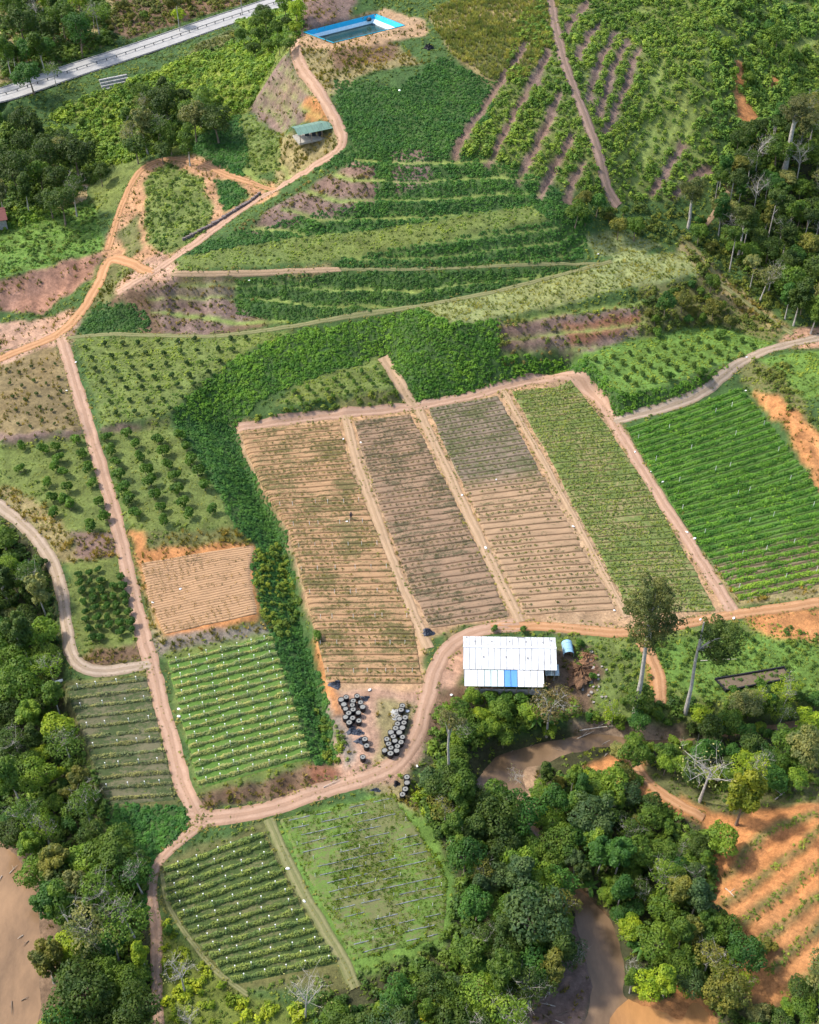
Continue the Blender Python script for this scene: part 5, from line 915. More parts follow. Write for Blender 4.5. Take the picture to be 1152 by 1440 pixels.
for a in range(10):
    for b in range(8):
        px = 122 + a * 25 + b * 7 + random.uniform(-3, 3); py = 487 + b * 15.5 - a * 1.5 + random.uniform(-2, 2)
        if inpoly(np.array([px]), np.array([py]), np.array([(112,480),(370,474),(330,502),(245,570),(240,588),(150,594)], float))[0]: g.append((px, py, '%s from top in %s column' % (ORD(b + 1), ORD(a + 1))))
orch(g, .75, 1.0, 'sapling in footpath plot, %s', 'saplings of the grassy plot below the footpath', (.03, .075, .02), seed=4, name='sapling', cat='sapling')
g = [(px, py, '%s from left in %s line' % (ORD(i + 1), ORD(j + 1))) for j in range(6) for i in range(9) for px, py in [(838 + i * 24 + j * 14, 506 - i * 4.6 + j * 8.5)] if inpoly(np.array([px]), np.array([py]), np.array([(822,500),(1000,462),(1080,482),(1035,505),(876,552)], float))[0]]
orch(g, .7, 1.0, 'low bush on right terrace, %s', 'bushes of the right grassy terrace', (.06, .12, .025), seed=5, name='low_bush', cat='bush')
g = [(px, py, '%s from left in %s line' % (ORD(i + 1), ORD(j + 1))) for j in range(5) for i in range(6) for px, py in [(10 + i * 17 + j * 4, 520 + j * 19 - i * 2 + (i % 2) * 6)] if inpoly(np.array([px]), np.array([py]), np.array([(0,512),(75,490),(112,598),(0,612)], float))[0]]
orch(g, .5, .75, 'tiny bush in brown left plot, %s', 'tiny bushes of the brown olive plot', (.06, .10, .03), seed=6, name='low_bush', cat='bush')
g = [(px, py, '%s from left in %s line' % (ORD(i + 1), ORD(j + 1))) for j in range(3) for i in range(8) for px, py in [(395 + i * 19 + j * 8, 556 - i * 5.6 + j * 9)] if px < 552]
orch(g, .6, .9, 'low bush on small terrace, %s', 'bushes of the small terrace', (.07, .16, .03), seed=7, name='low_bush', cat='bush')
for px, py, s, lab in [(668, 984, 1.5, 'leftmost of the bushes in front of the white shed'), (690, 988, 1.8, 'second bush from the left in front of the white shed'), (714, 984, 1.6, 'middle bush in front of the blue roof sheets'), (735, 990, 1.9, 'fourth bush from the left in front of the white shed'), (1030, 972, 1.3, 'bush at the left corner of the black basin'), (1070, 968, 1.6, 'bush at the front of the black basin'), (940, 532, 1.6, 'left leafy bush on the bank below the grassy terrace'), (985, 528, 1.9, 'right leafy bush on the bank below the grassy terrace'), (1015, 473, 1.5, 'leafy bush standing in the grassy terrace'), (447, 897, 1.3, 'dark bush on the left margin of the brown field'), (696, 885, .9, 'left bush behind the white shed'), (736, 886, 1.0, 'right bush behind the white shed'), (815, 905, 1.1, 'bush touching the blue shelter'), (834, 952, 1.0, 'round bush among the rubble right of the shed'), (236, 1312, 1.2, 'bright bush right of the bottom dirt road'), (925, 470, 1.5, 'bush at the foot of the mauve bank')]:
    x, y = at(px, py, .5); random.seed(int(px)); tree('citrus', float(x), float(y), s, (.06, .14, .03), lab, None, 'leafy_bush', 'bush')

# ------------------------------------------------------------------ white roofed shed
def corrugated(m, A, B, D, t=.03, wave=.035, n=10):
    """sheet from edge A-B (across the waves) running to A+D"""
    A, B, D = Vector(A), Vector(B), Vector(D); nrm = (B - A).cross(D).normalized(); V = []
    for i in range(n + 1):
        p = A.lerp(B, i / n) + nrm * (wave if i % 2 else 0)
        V += [p, p + D, p - nrm * t, p + D - nrm * t]
    Fc = []
    for i in range(n): a = i * 4; b = a + 4; Fc += [(a, b, b + 1, a + 1), (a + 2, a + 3, b + 3, b + 2), (a, a + 2, b + 2, b), (a + 1, b + 1, b + 3, a + 3)]
    return m.add(V, Fc)
def roof_mat(name, col, dirt=.5):
    m, nt, b = newmat(name); p = pos(nt, (2.2, .35, 1)); n = noise(nt, p, 1.4, 6, .7); q = noise(nt, pos(nt), .4, 4)
    f = N(nt, 'ShaderNodeMath', operation='MULTIPLY'); nt.links.new(mapr(nt, n, .42, .62, 0, dirt), f.inputs[0]); nt.links.new(mapr(nt, q, .35, .6, .2, 1), f.inputs[1])
    nt.links.new(mix(nt, f.outputs[0], col, tuple(c * .45 for c in col)), b.inputs['Base Color']); b.inputs['Roughness'].default_value = .5; return m
M_WR, M_WR2 = roof_mat('white_roof_metal', (.64, .65, .66), .8), roof_mat('clean_white_roof_metal', (.70, .71, .72), .15); M_BLUE = roof_mat('blue_roof_metal', (.10, .30, .62), .3); M_TRN = roof_mat('pale_green_roof_sheet', (.52, .62, .62), .3)
M_WALL = plain('grey_wall_board', (.30, .28, .26), .85, .3); M_DARK = plain('dark_opening', (.05, .05, .055), .8); M_WOOD = plain('weathered_timber', (.30, .22, .15), .85, .3)
def shed():
    zr = 2.4; c = [np.array(unp(a, b, zr - .4)) for a, b in ((651, 897), (781, 899), (783, 945), (651, 943))]
    A, B, Cc, D = [Vector((p[0], p[1], 0)) for p in c]; o = (A + B + Cc + D) / 4; gz = float(hgt(o.x, o.y)); e = empty('white_roofed_shed', (o.x, o.y, gz)); A, B, Cc, D = [v - o for v in (A, B, Cc, D)]
    ez, rz_ = zr - gz, zr - gz + .75; n = 15
    M1 = A.lerp(D, .42); M2 = B.lerp(Cc, .42)
    for k in range(n):
        f0, f1 = k / n + .002, (k + 1) / n - .002
        a0 = A.lerp(B, f0); a1 = A.lerp(B, f1); m0 = M1.lerp(M2, f0); m1 = M1.lerp(M2, f1); d0 = D.lerp(Cc, f0); d1 = D.lerp(Cc, f1); Z = lambda v, z: Vector((v.x, v.y, z)); j = .012 * (k % 2)
        m = MB(); corrugated(m, Z(m1, rz_ + j), Z(m0, rz_ + j), Z(a0, ez + j) - Z(m0, rz_ + j)); m.obj('roof_sheet', M_WR, e)
        m = MB(); corrugated(m, Z(m0, rz_ + j), Z(m1, rz_ + j), Z(d0, ez + j) - Z(m0, rz_ + j)); m.obj('roof_sheet', M_WR, e)
    mb = MB(); mb.box(((M1 + M2) / 2 + Vector((0, 0, rz_ + .06))), ((M2 - M1).length, .35, .06), math.atan2((M2 - M1).y, (M2 - M1).x)); mb.obj('ridge_cap', M_WR2, e)
    # lean-to sheets: white, pale green, blue, white
    L0 = D.lerp(Cc, .015); L1 = D.lerp(Cc, .86); yv = (D - A).normalized() * 2.9; k = 0; nb = 12
    for k in range(nb):
        f0, f1 = k / nb + .003, (k + 1) / nb - .003; a0 = L0.lerp(L1, f0) + Vector((0, 0, ez - .12)); a1 = L0.lerp(L1, f1) + Vector((0, 0, ez - .12)); mm = M_TRN if 3.6 < k + .5 < 7 and k < 6 or k == 3 else M_BLUE if k in (6, 7) else M_WR2
        if k in (3,): mm = M_TRN
        m = MB(); s = m; ln = yv + Vector((0, 0, -.5)); corrugated(m, a0, a1, ln); q = m.obj('roof_sheet', mm, e); 
        if mm is M_BLUE: q['label'] = 'blue roof sheet'
        if mm is M_TRN: q['label'] = 'pale green roof sheet'
    # walls
    w = MB(); ins = .45
    def wall(p, q, h): mid = (p + q) / 2; w.box((mid.x, mid.y, h / 2), ((q - p).length, .12, h), math.atan2((q - p).y, (q - p).x))
    i = lambda v: v * .965
    wall(i(A), i(B), ez - .1); wall(i(B), i(Cc), ez - .1); wall(i(A), i(D), ez - .1); w.obj('wall', M_WALL, e)
    w = MB(); wall(i(L0 + yv), i(L1 + yv) , 1.2); w.obj('low_wall', M_WALL, e)
    for f in np.linspace(.02, .98, 7):
        p = i((L0 + yv).lerp(L1 + yv, f)); MB().box((p.x, p.y, (ez - .75) / 2), (.14, .14, ez - .75)).obj('post', M_WOOD, e)
    # dark vent patches on the roof
    for fx, fy in ((.04, .06), (.13, .2), (.31, .2), (.5, .2), (.68, .2), (.86, .22), (.95, .14), (.22, .68), (.46, .68), (.69, .7), (.62, .03)):
        p = A.lerp(B, fx).lerp(D.lerp(Cc, fx), fy); z = ez + (.75 * fy / .42 if fy < .42 else .75 * (1 - fy) / .58) + .07; MB().box((p.x, p.y, z), (.22 if fx != .62 else 1.2, .32 if fx != .62 else .2, .05)).obj('roof_vent', plain_dark, e)
    tag(e, 'long shed with white metal roof and a lean-to with blue sheets', 'shed')
    # little annexe roof at the lower right
    p = P3(776, 952); m = MB(); corrugated(m, Vector((-1.2, .9, 2.0)), Vector((1.0, .9, 2.0)), Vector((0, -2.0, -.3))); e2 = empty('lean_shelter', p); m.obj('roof', M_TRN, e2)
    for q in ((-1, .7), (.9, .7), (-1, -.9), (.9, -.9)): MB().box((q[0], q[1], .95), (.1, .1, 1.9)).obj('post', M_WOOD, e2)
    tag(e2, 'small grey lean shelter at the lower right corner of the shed', 'shelter')
plain_dark = plain('grey_stain', (.24, .24, .24), .8)
shed()
# blue half barrel shelter
def barrel():
    p = P3(798, 916); e = empty('barrel_shelter', p, R(2)); M_LB = roof_mat('pale_blue_metal', (.28, .48, .60), .3); n = 12; Lr, rad = 2.6, .85
    for k in range(4):
        y0 = -Lr / 2 + k * Lr / 4; V = []
        for y in (y0 + .01, y0 + Lr / 4 - .01):
            for i in range(n + 1): a = math.pi * i / n; V.append((math.cos(a) * (rad + .02 * (k % 2)), y, .6 + math.sin(a) * (rad + .02 * (k % 2))))
        MB().add(V, [(i, i + n + 1, i + n + 2, i + 1) for i in range(n)]).obj('roof_sheet', M_LB, e)
    MB().box((-.83, 0, .3), (.06, Lr, .6)).box((.83, 0, .3), (.06, Lr, .6)).obj('side_wall', M_WALL, e)
    MB().add([(math.cos(math.pi * i / n) * .8, Lr / 2 - .05, .6 + math.sin(math.pi * i / n) * .8) for i in range(n + 1)] + [(-.8, Lr / 2 - .05, 0), (.8, Lr / 2 - .05, 0)], [tuple(range(n + 3))]).obj('end_wall', M_DARK, e)
    tag(e, 'small shelter with a rounded pale blue metal roof', 'shelter')
barrel()
# open shelter with green roof on the hill
def green_shelter():
    gz = 27.0; zz = 28.7; c = [Vector((*unp(a, b, zz), 0)) for a, b in ((409, 177), (462, 166), (472, 178), (419, 189))]; c = [Vector((float(v.x), float(v.y), 0)) for v in c]; o = sum(c, Vector()) / 4; g0 = float(hgt(o.x, o.y)); e = empty('green_roofed_shelter', (o.x, o.y, g0)); c = [v - o for v in c]; h = zz - g0
    Mg = roof_mat('green_roof_metal', (.14, .24, .19), .5); A, B, Cc, D = c; n = 7
    M1 = A.lerp(D, .5); M2 = B.lerp(Cc, .5); Z = lambda v, z: Vector((v.x, v.y, z))
    for k in range(n):
        f0, f1 = k / n + .003, (k + 1) / n - .003
        for (s, t_) in ((A, B), (D, Cc)):
            a = Z(M1.lerp(M2, f0), h + .35); b = Z(M1.lerp(M2, f1), h + .35); d = Z(s.lerp(t_, f0), h - .25) - a
            m = MB(); (corrugated(m, a, b, d) if s is D else corrugated(m, b, a, Z(s.lerp(t_, f1), h - .25) - b)); m.obj('roof_sheet', Mg, e)
    for f in (0.03, .35, .65, .97):
        for s, t_ in ((A, B), (D, Cc)):
            p = s.lerp(t_, f) * .93; MB().box((p.x, p.y, h / 2 - .3), (.14, .14, h)).obj('post', M_WOOD, e)
    m = MB(); fl = [v * .95 for v in c]; m.add([Z(v, .05) for v in fl] + [Z(v, .5) for v in fl], [(0, 1, 2, 3), (4, 5, 6, 7), (0, 1, 5, 4), (1, 2, 6, 5), (2, 3, 7, 6), (3, 0, 4, 7)]); m.obj('floor_slab', plain('concrete', (.36, .33, .28), .9), e)
    for i, f in enumerate((.25, .5, .75)): p = A.lerp(Cc, f) * .6; MB().box((p.x, p.y, .9), (.9, .6, .8), .3 * i).obj('crate_stack', M_DARK, e)
    tag(e, 'open shelter with a green metal roof beside the hill road', 'shelter')
green_shelter()
# pool ----------------------------------------------------------------------
def pool():
    c = Vector((pc[0], pc[1], 37.0)); e = empty('lined_pool', c); q = [Vector((p[0] - pc[0], p[1] - pc[1], 0)) for p in pw]; Mb = plain('blue_pool_liner', (.02, .42, .68), .4, .12, .8); Mw = plain('pale_liner', (.62, .76, .82), .4, .12); Mk = plain('dark_liner_band', (.10, .14, .15), .5)
    rings = [(1.03, .06), (1.0, .10), (.93, -.9), (.84, -1.6), (.80, -1.95)]
    def ring(i, mat, nm, thick=0): 
        for k in range(4):
            a, b = q[k], q[(k + 1) % 4]; (s0, z0), (s1, z1) = rings[i], rings[i + 1]
            V = [a * s0 + Vector((0, 0, z0)), b * s0 + Vector((0, 0, z0)), b * s1 + Vector((0, 0, z1)), a * s1 + Vector((0, 0, z1))]; MB().add(V, [(0, 1, 2, 3)]).obj(nm, mat, e)
    ring(0, plain('blue_rim', (.03, .30, .42), .5), 'rim'); ring(1, Mb, 'liner_panel'); ring(2, Mw, 'lower_liner_panel'); ring(3, Mk, 'waterline_band')
    wt = water_mat('dark_pool_water', (.025, .055, .045), .05); MB().add([v * .815 + Vector((0, 0, -1.78)) for v in q], [(0, 1, 2, 3)]).obj('water', wt, e); tag(e, 'rectangular reservoir pool with bright blue liner on the hilltop', 'pool')
    p = q[1] * .9; e2 = empty('black_float', c + p + Vector((-1.0, -1.0, -.9))); MB().lathe([(0, 0), (.5, .05), (.62, .35), (.5, .65), (0, .75)], 14).obj('float_body', M_DARK, e2, smooth=True); MB().lathe([(.12, .7), (.12, .95), (0, .95)], 10).obj('lid', M_WALL, e2); tag(e2, 'dark round float at the far right corner of the pool', 'float')
pool()

# ------------------------------------------------------------------ black tubs
M_TUB = plain('black_plastic', (.022, .022, .025), .45, .3); M_RIM = plain('grey_worn_rim', (.20, .20, .20), .5); M_SOIL = plain('pale_grey_top', (.23, .23, .21), .95, .25, 8, 0, .5); M_HOLE = plain('dark_inside', (.03, .03, .03), .9)
tb = MB().lathe([(0, 0), (.40, 0), (.44, .05), (.45, .5), (.47, .52), (.46, .95), (.42, .95), (.42, .86)], 22).mesh('tub_body', M_TUB, True); tr_ = MB().lathe([(.475, .90), (.485, .97), (.44, .98), (.42, .93)], 22).mesh('tub_rim', M_TUB, True)
tl = MB().lathe([(.425, .9), (.2, .925), (0, .93)], 22).mesh('tub_top', M_SOIL, True); tk = MB().lathe([(.13, .945), (.11, .97), (0, .97)], 12).mesh('tub_knob', M_HOLE)
M_NET = plain('bluish_black_film', (.06, .07, .09), .5, .4, 6)
def tub(px, py, label, group, s=1.0, toppled=False):
    x, y = at(px, py, .95 * s); e = empty('black_tub', (float(x), float(y), float(hgt(x, y)) + .02), random.random() * 6); e.scale = (s * random.uniform(.92, 1.05),) * 2 + (s,)
    link('body', tb, e); link('rim', tr_, e); link('top', tl, e)
    if random.random() < .6: link('knob', tk, e)
    tag(e, label, 'tub', group)
def zz(l): return [(440 + a / 5.335, 860 + b / 5.335) for a, b in l]
LT = zz([(332,632),(250,640),(212,660),(303,668),(358,680),(232,695),(296,700),(374,714),(245,728),(302,733),(342,757),(268,760),(245,790),(298,797),(345,817),(272,830),(390,955),(403,1005),(375,1090)])
RT = zz([(672,705),(662,735),(693,793),(650,803),(683,832),(635,840),(671,870),(621,873),(586,905),(648,905),(603,935),(673,940),(555,955),(615,968),(661,978),(568,990),(634,1008),(585,1020),(538,1040),(628,1042),(582,1062)])
random.seed(4)
for i, (a, b) in enumerate(LT): tub(a, b, 'black tub with pale top, %s from the top of the left cluster' % ORD(i + 1), 'black tubs of the left cluster')
for i, (a, b) in enumerate(RT): tub(a, b, 'black tub with pale top, %s from the top of the right cluster' % ORD(i + 1), 'black tubs of the right cluster')
for i, (a, b) in enumerate(zz([(705,1240),(706,1282),(693,1330),(672,1370)])): tub(a, b, 'black tub, %s from the top of the four below the road' % ORD(i + 1), 'black tubs below the road', 1.02)
def heap(px, py, rx, ry, h, mat, label, name='plastic_heap', seed=1, cat='plastic sheet', n=26):
    r = np.random.default_rng(seed); p = P3(px, py, -.05); u = np.linspace(0, 1, 9); a = np.linspace(0, 2 * math.pi, n, endpoint=False); V = []; 
    for k, s in enumerate(u):
        for t in a: w = 1 + .25 * math.sin(3 * t + seed) + .12 * r.normal(); V.append((rx * s * w * math.cos(t), ry * s * w * math.sin(t), max(0, h * (1 - s ** 1.6) * (1 + .25 * r.normal())) + .02))
    Fc = [(k * n + i, k * n + (i + 1) % n, (k + 1) * n + (i + 1) % n, (k + 1) * n + i) for k in range(8) for i in range(n)]
    Fc = [f[::-1] for f in Fc]; o = link(name, mesh_np(name, V, Fc, mat), None, p); return tag(o, label, cat)
heap(602, 890, 1.0, .9, .8, M_NET, 'crumpled dark plastic heap at the top of the yard', seed=2)
heap(496, 1028, .9, .8, .5, M_NET, 'crumpled dark plastic below the left tub cluster, upper piece', seed=3); heap(507, 1042, .9, .7, .45, M_NET, 'crumpled dark plastic below the left tub cluster, lower piece', seed=4); heap(505,1030,.8,.6,.4,M_NET,'crumpled dark plastic below the left tub cluster, right piece',seed=9)
heap(472, 963, .9, .8, .7, M_NET, 'dark plastic bundle at the lower left corner of the brown field', seed=5); heap(514, 982, .7, .5, .4, M_NET, 'dark plastic next to the left tub cluster', seed=6)
heap(557, 1003, 1.0, 1.1, .25, plain('grey_fibre', (.36, .36, .34), .9), 'grey frayed fibre bundle beside the right tub cluster', 'fibre_bundle', 7, 'bundle')
heap(558, 1102, .5, .5, .5, M_TUB, 'black plastic pile left of the four tubs', seed=8); heap(528, 1111, .8, .35, .35, M_NET, 'flat dark plastic on grass below the road', seed=10)
heap(515, 30, .1, .1, .1, M_TUB, 'small black lump on the pool rim', seed=11) if False else None
heap(603, 68, 1.2, .8, .9, M_TUB, 'black plastic heap on the bank right of the pool', seed=12)
heap(815, 945, 3.2, 2.6, .9, plain('rust_brown_brash', (.16, .09, .05), .95, .4, 5, 0, .8), 'heap of rust brown dead brash beside the shed', 'brash_heap', 13, 'brash heap', 40)
heap(825, 925, 1.6, 1.2, .7, plain('rust_brown_soil', (.24, .13, .07), .95, .4, 5, 0, .8), 'smaller brown soil heap below the blue shelter', 'soil_heap', 14, 'soil heap', 30)
# rubble right of the shed
M_RUB = plain('pale_rubble', (.30, .27, .24), .9, .3)
for i in range(26):
    px = random.gauss(838, 7); py = random.gauss(965, 20); p = P3(px, py, .05); s = random.uniform(.12, .3); MBx = MB(); n = 6
    V = [Vector((math.cos(k) * s * random.uniform(.7, 1.2), math.sin(k) * s * random.uniform(.7, 1.2), z)) for z in (0, s * .8) for k in np.linspace(0, 2 * math.pi, n, endpoint=False)]; MBx.add(V, [tuple(range(n))[::-1], tuple(range(n, 2 * n))] + [(k, (k + 1) % n, n + (k + 1) % n, n + k) for k in range(n)]); o = MBx.obj('rubble_stone', M_RUB, None, p); tag(o, 'pale rubble stone on the slope right of the brown heap', 'stone', 'rubble stones right of the shed')
# white bags and litter
M_BAG = plain('white_sack', (.80, .80, .78), .6)
def bag(px, py, s, label, mat=None, grp='white sacks along the tracks'):
    random.seed(int(px * 7 + py)); r = np.random.default_rng(int(px)); m = MB(); m.lathe([(0, 0), (.42, .03), (.5, .16), (.42, .34), (.2, .42), (0, .43)], 10); s *= .5; V = [(x * s * 1.5 * (1 + .15 * r.normal()), y * s * (1 + .15 * r.normal()), z * s * .8) for x, y, z in m.v]; m.v = V; o = m.obj('white_sack', mat or M_BAG, None, P3(px, py, .1), True); o.rotation_euler.z = random.random() * 3; tag(o, label, 'sack', grp)
for px, py, s, l in [(893,636,.7,'uppermost white sack on the right edge of the long right track'), (915,664,.5,'second white sack down the right edge of the long right track'), (932,678,.8,'third white sack down the right edge of the long right track'), (966,749,.8,'white sack near the bottom of the long right track'), (977,758,.9,'lowest white sack beside the long right track'),
  (806,741,.8,'white sack on the track between brown and green fields'), (864,859,.6,'white sack at the lower end of the third narrow track'), (683,771,.9,'white sack on the second field track'), (650,697,.7,'white sack higher on the second field track'), (483,618,.6,'white sack at the top of the first field track'), (508,623,.8,'white sack in the second brown field'), (698,675,.6,'white sack in the third brown field'), (488,734,.6,'white sack in the leftmost brown field near the person'),
  (252,998,.8,'upper white sack beside the left road at the green field'), (252,1008,.8,'lower white sack beside the left road at the green field'), (254,829,.8,'white sack in the pale tilled field'), (215,848,.7,'white sack at the left edge of the pale tilled field'), (107,510,.7,'white sack beside the upper left road'), (94,550,.6,'white sack in the brown olive plot'), (351,395,.7,'white sack on the bare slope under the plaza'), (252,482,.8,'white sack on the middle footpath'),
  (1050,503,.7,'white sack at the bend of the grey road'), (1049,550,.7,'white sack at the top corner of the dark green field'), (841,358,.9,'white sack on the corner of the pale terrace'), (520,971,.9,'white box shaped sack behind the left tub cluster'), (573,1001,1.0,'white sack beside the top of the right tub cluster'), (551,1034,.7,'white sack on the middle of the right tub cluster'), (635,978,.75,'white sack on the verge left of the shed'), (587,1078,.7,'white sack at the yard corner near the forest'), (562,128,1.1,'bluish white sack in the creeper on the round hill'),
  (405,1222,.8,'white sack on the grass path between lower plots'), (428,1268,.7,'lower white sack on the grass path between lower plots'), (985,872,.7,'white litter below the second tall tree crown'), (1032,870,.8,'white litter by the road junction at the right')]: bag(px, py, s, l)
# white board beside left bend
o = MB().box((0, 0, .25), (1.3, .5, .4), .35).obj('white_box', M_BAG, None, P3(84, 960)); tag(o, 'long white box where the grey road bends at the left forest', 'box')
# black pond frame ----------------------------------------------------------
def frame():
    c = [P3(a, b) for a, b in ((1006, 956), (1102, 940), (1112, 955), (1020, 973))]; o = sum(c, Vector()) / 4; e = empty('black_pond_frame', o)
    for k in range(4):
        a, b = c[k] - o, c[(k + 1) % 4] - o; m = (a + b) / 2; d = b - a; MB().box((m.x, m.y, m.z + .2), (d.length + .2, .2, .55), math.atan2(d.y, d.x)).obj('side', M_TUB, e)
    MB().add([(v - o) + Vector((0, 0, .18)) for v in c], [(3, 2, 1, 0)] if False else [(0, 3, 2, 1)]).obj('earth_floor', plain('brown_earth', (.16, .12, .08), .95), e); tag(e, 'rectangular basin with black sides in the grass at right', 'basin')
frame()
# retaining wall and thorn brush on plaza: low dark wall beside the hill road
def wallseg():
    M_S = plain('dark_stone', (.17, .14, .13), .95, .35, 3, 0, .7); q, u = ribbon_pts([(262,345),(300,325),(340,300),(375,275)], .9); e = empty('retaining_wall', (q[0][0], q[0][1], float(hgt(*q[0])))); b = Vector(e.location)
    for i in range(len(q) - 1):
        m = (q[i] + q[i + 1]) / 2; d = q[i + 1] - q[i]; n = np.array([-d[1], d[0]]); n /= np.linalg.norm(n); m = m + n * 1.9; MB().box((m[0] - b.x, m[1] - b.y, float(hgt(*m)) - b.z + .3 + random.uniform(-.08, .08)), (np.linalg.norm(d) * random.uniform(.8, .97), random.uniform(.35, .7), random.uniform(.4, .9)), math.atan2(d[1], d[0]) + random.uniform(-.04, .04)).obj('stone_block', M_S, e)
    tag(e, 'dark stone edge wall along the hill road beside the fan plot', 'wall')
wallseg()

# ------------------------------------------------------------------ highway
M_CONC = plain('pale_concrete_road', (.36, .35, .33), .85, .12, .6); M_LINE = plain('white_road_paint', (.80, .80, .78), .7); M_BAR = plain('grey_barrier', (.33, .32, .30), .8, .2)
def hw(pl, w, mat, name, lift, nu=3): 
    q, u = ribbon_pts(pl, 1.5); t = np.gradient(q, axis=0); t /= np.linalg.norm(t, axis=1)[:, None]; n = np.array([-t[:, 1], t[:, 0]]).T; s = np.linspace(-.5, .5, nu); V = np.stack([q[:, None, 0] + n[:, None, 0] * s * w, q[:, None, 1] + n[:, None, 1] * s * w, np.full((len(u), nu), 17.75 + lift)], -1).reshape(-1, 3)
    I = np.arange(len(V)).reshape(-1, nu); Q = np.stack([I[:-1, :-1], I[:-1, 1:], I[1:, 1:], I[1:, :-1]], -1).reshape(-1, 4)[:, ::-1]; o = link(name, mesh_np(name, V, Q, mat)); tag(o, kind='structure'); return q, n
HWL = [(-140,187),(0,137),(100,101),(200,69),(300,34),(400,1),(520,-40)]
q, n = hw(HWL, 8.6, M_CONC, 'highway', .06)
e = empty('crash_barrier', (q[0][0], q[0][1], 17.8)); b = Vector(e.location); pts = [Vector((p[0] + m[0] * -.3, p[1] + m[1] * -.3, 18.35)) - b for p, m in zip(q, n)]
mb = MB(); 
for a, c in zip(pts[:-1], pts[1:]): d = c - a; mb.box((a + c) / 2, (d.length, .1, .2), math.atan2(d.y, d.x))
mb.obj('rail', M_BAR, e); ps = MB().box((0, 0, -.3), (.2, .2, .7)).mesh('rail_post', M_DARK)
for a in pts[::2]: link('post', ps, e, a)
tag(e, 'long grey barrier along the middle of the highway', 'barrier')
for off, nm in ((4.0, 'far'), (-4.0, 'near')):
    e = empty('kerb', (q[0][0], q[0][1], 17.8)); mb = MB(); P_ = [Vector((p[0] + m[0] * off, p[1] + m[1] * off, 17.93)) - b for p, m in zip(q, n)]; e.location = b
    for a, c in zip(P_[:-1], P_[1:]): d = c - a; mb.box((a + c) / 2, (d.length, .2, .15), math.atan2(d.y, d.x))
    mb.obj('kerb_edge', M_BAR, e); tag(e, 'low concrete kerb on the %s side of the highway' % nm, 'kerb')
OCC |= False
# grey block wall below the highway
p = P3(160, 116); e = empty('concrete_block_wall', p, R(28))
for i in range(7):
    for j in range(4): MB().box((-3.2 + i * 1.07 + .02, -j * .7, 1.1 - j * .55 + .1), (1.0, .6, .5)).obj('block', M_CONC if (i + j) % 3 else M_BAR, e)
tag(e, 'stepped grey concrete block wall below the highway', 'wall')
# poles by the highway
for px, py, l in ((341, 22, 'grey utility pole beyond the highway near the top'), (253, 45, 'utility pole beside the far kerb of the highway')):
    p = P3(px, py); e = empty('utility_pole', p); MB().tube([(0, 0, -.3), (0, 0, 7)], [.14, .09], 8).obj('pole', M_BAR, e); MB().box((0, 0, 6.4), (1.6, .1, .12)).obj('cross_arm', M_WOOD, e); tag(e, l, 'pole', 'utility poles along the highway')
# red roofed house at the far left
p = P3(0, 318); e = empty('red_roofed_house', p + Vector((-1.5, 0, 0)), R(20)); Mr = plain('dark_red_roof', (.16, .06, .05), .7)
MB().box((0, 0, 1.3), (6, 5, 2.6)).obj('wall', M_WALL, e)
for s in (-1, 1): MB().box((0, s * 1.5, 3.2), (6.8, 3.4, .1), 0, Matrix.Rotation(-s * R(22), 4, 'X')).obj('roof_slope', Mr, e)
tag(e, 'house with dark red roof at the left edge among shrubs', 'house')
# fallen logs and branches
M_LOG = plain('weathered_log', (.46, .40, .33), .9, .3, 4)
for i, (a, b, r0, l) in enumerate([((815,1028),(862,1022),.12,'long fallen log on the sand bar below the shed'), ((800,1045),(835,1030),.1,'second fallen log on the sand bar'), ((1020,1250),(1032,1262),.1,'pale log lying on the orange slope edge'), ((1090,1125),(1110,1110),.1,'log leaning in the brush above the orange slope'), ((870,1300),(862,1270),.12,'pale log on the red river bank'), ((0,1365),(12,1350),.1,'driftwood in the left river'), ((0,1390),(10,1380),.1,'lower driftwood in the left river'), ((60,1230),(95,1240),.09,'dead branch on the left river bank'), ((1075,1100),(1098,1118),.08,'crossed log in the brush above the orange slope'), ((455,1108),(478,1098),.06,'pale branch bundle at the red bank corner'), ((743,1398),(756,1375),.1,'white leaning log beside the dark river sand'), ((985,930),(1040,928),.07,'thin pale log left of the black basin')]):
    A = P3(*a, .15); B = P3(*b, .25); m = MB(); d = B - A; m.tube([(0, 0, 0), d * .5 + Vector((0, 0, .1)), d], [r0, r0 * .8, r0 * .4], 6); m.tube([d * .5, d * .7 + Vector((.5, .6, .5))], [r0 * .5, r0 * .2], 5); o = m.obj('fallen_log', M_LOG, None, A); tag(o, l, 'log')
for i in range(16):
    px, py = [(random.uniform(2, 45), random.uniform(1230, 1430)), (random.uniform(765, 800), random.uniform(1390, 1435)), (random.uniform(700, 860), random.uniform(1040, 1070))][i % 3]
    A = P3(px, py, .1); A.z = max(A.z, -5.55); d = Vector((random.uniform(-1, 1), random.uniform(-1, 1), .05)).normalized() * random.uniform(.8, 2.2); m = MB(); m.tube([(0, 0, 0), d * .5 + Vector((0, 0, .05)), d], [.07, .055, .02], 5); m.tube([d * .5, d * .6 + Vector((random.uniform(-.5, .5), random.uniform(-.5, .5), .2))], [.035, .012], 4); o = m.obj('driftwood', M_LOG if i % 2 else M_BARKD, None, A); tag(o, ('pale' if i % 2 else 'dark') + [' driftwood in the muddy left river', ' driftwood on the sand beside the lower stream', ' driftwood in the upper stream pool'][i % 3], 'driftwood', 'driftwood along the rivers')
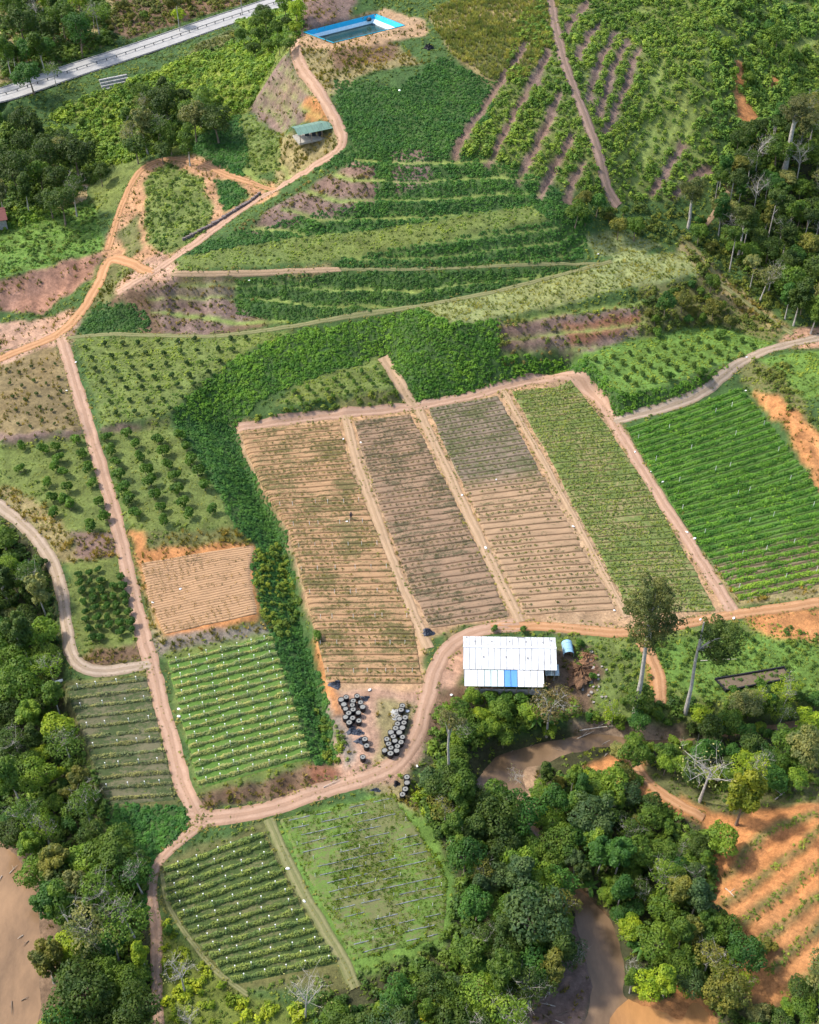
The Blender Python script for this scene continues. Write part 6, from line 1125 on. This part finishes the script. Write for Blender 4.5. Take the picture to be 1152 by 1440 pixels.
# person ---------------------------------------------------------------------
def person(px, py):
    p = P3(px, py, .12); me = bpy.data.meshes.new('person'); J = {'pelvis': (0, 0, .92), 'chest': (0, 0, 1.28), 'neck': (0, 0, 1.45), 'head': (0, -.02, 1.60), 'crown': (0, 0, 1.70), 'hl': (-.1, 0, .88), 'kl': (-.11, -.03, .48), 'fl': (-.12, 0, .06), 'tl': (-.12, -.16, .04), 'hr': (.1, 0, .88), 'kr': (.13, .02, .48), 'fr': (.15, .06, .06), 'tr': (.15, -.1, .04), 'sl': (-.19, 0, 1.38), 'el': (-.26, -.04, 1.1), 'wl': (-.24, -.2, .9), 'sr': (.19, 0, 1.38), 'er': (.27, -.05, 1.1), 'wr': (.22, -.22, .92)}
    Rd = dict(pelvis=.14, chest=.15, neck=.06, head=.10, crown=.07, hl=.1, kl=.065, fl=.05, tl=.035, hr=.1, kr=.065, fr=.05, tr=.035, sl=.07, el=.05, wl=.035, sr=.07, er=.05, wr=.035); k = list(J)
    E = [('pelvis','chest'),('chest','neck'),('neck','head'),('head','crown'),('pelvis','hl'),('hl','kl'),('kl','fl'),('fl','tl'),('pelvis','hr'),('hr','kr'),('kr','fr'),('fr','tr'),('chest','sl'),('sl','el'),('el','wl'),('chest','sr'),('sr','er'),('er','wr')]
    me.from_pydata([J[a] for a in k], [(k.index(a), k.index(b)) for a, b in E], []); o = link('body', me); md = o.modifiers.new('skin', 'SKIN'); me.skin_vertices[0].data[0].use_root = True
    for i, a in enumerate(k): me.skin_vertices[0].data[i].radius = (Rd[a], Rd[a])
    o.modifiers.new('sub', 'SUBSURF').levels = 1; o.modifiers['sub'].render_levels = 1; me.materials.append(plain('dark_clothes', (.03, .035, .05), .8))
    e = empty('person', p, .4); o.parent = e; MB().lathe([(.34 * .5, 1.66), (.13, 1.68), (.12, 1.76), (0, 1.79)], 14).obj('hat', plain('dark_hat', (.06, .05, .05), .8), e, smooth=True); tag(e, 'person in dark clothes and hat standing between rows of the leftmost brown field', 'person')
person(494, 731)
print('instances scattered', TOTAL[0], 'trees', len(TREES))

# look-alikes that share words get their place from left to right
from collections import defaultdict
def px_of(o):
    v = o.location; d = v - Vector((0, 0, CAM_H)); z = d.y * math.cos(PITCH) - d.z * math.sin(PITCH); return 576 + FPX * d.x / z
G_ = defaultdict(list)
for o in scene.objects:
    if o.parent is None and o.get('label') and o.get('group') and o.get('category'): G_[o['label']].append(o)
for lab, L in G_.items():
    if len(L) > 1:
        for i, o in enumerate(sorted(L, key=px_of)): o['label'] = lab + ', %s of %s from left' % (ORD(i + 1), {2: 'two', 3: 'three', 4: 'four', 5: 'five', 6: 'six', 7: 'seven', 8: 'eight', 9: 'nine'}.get(len(L), 'many'))
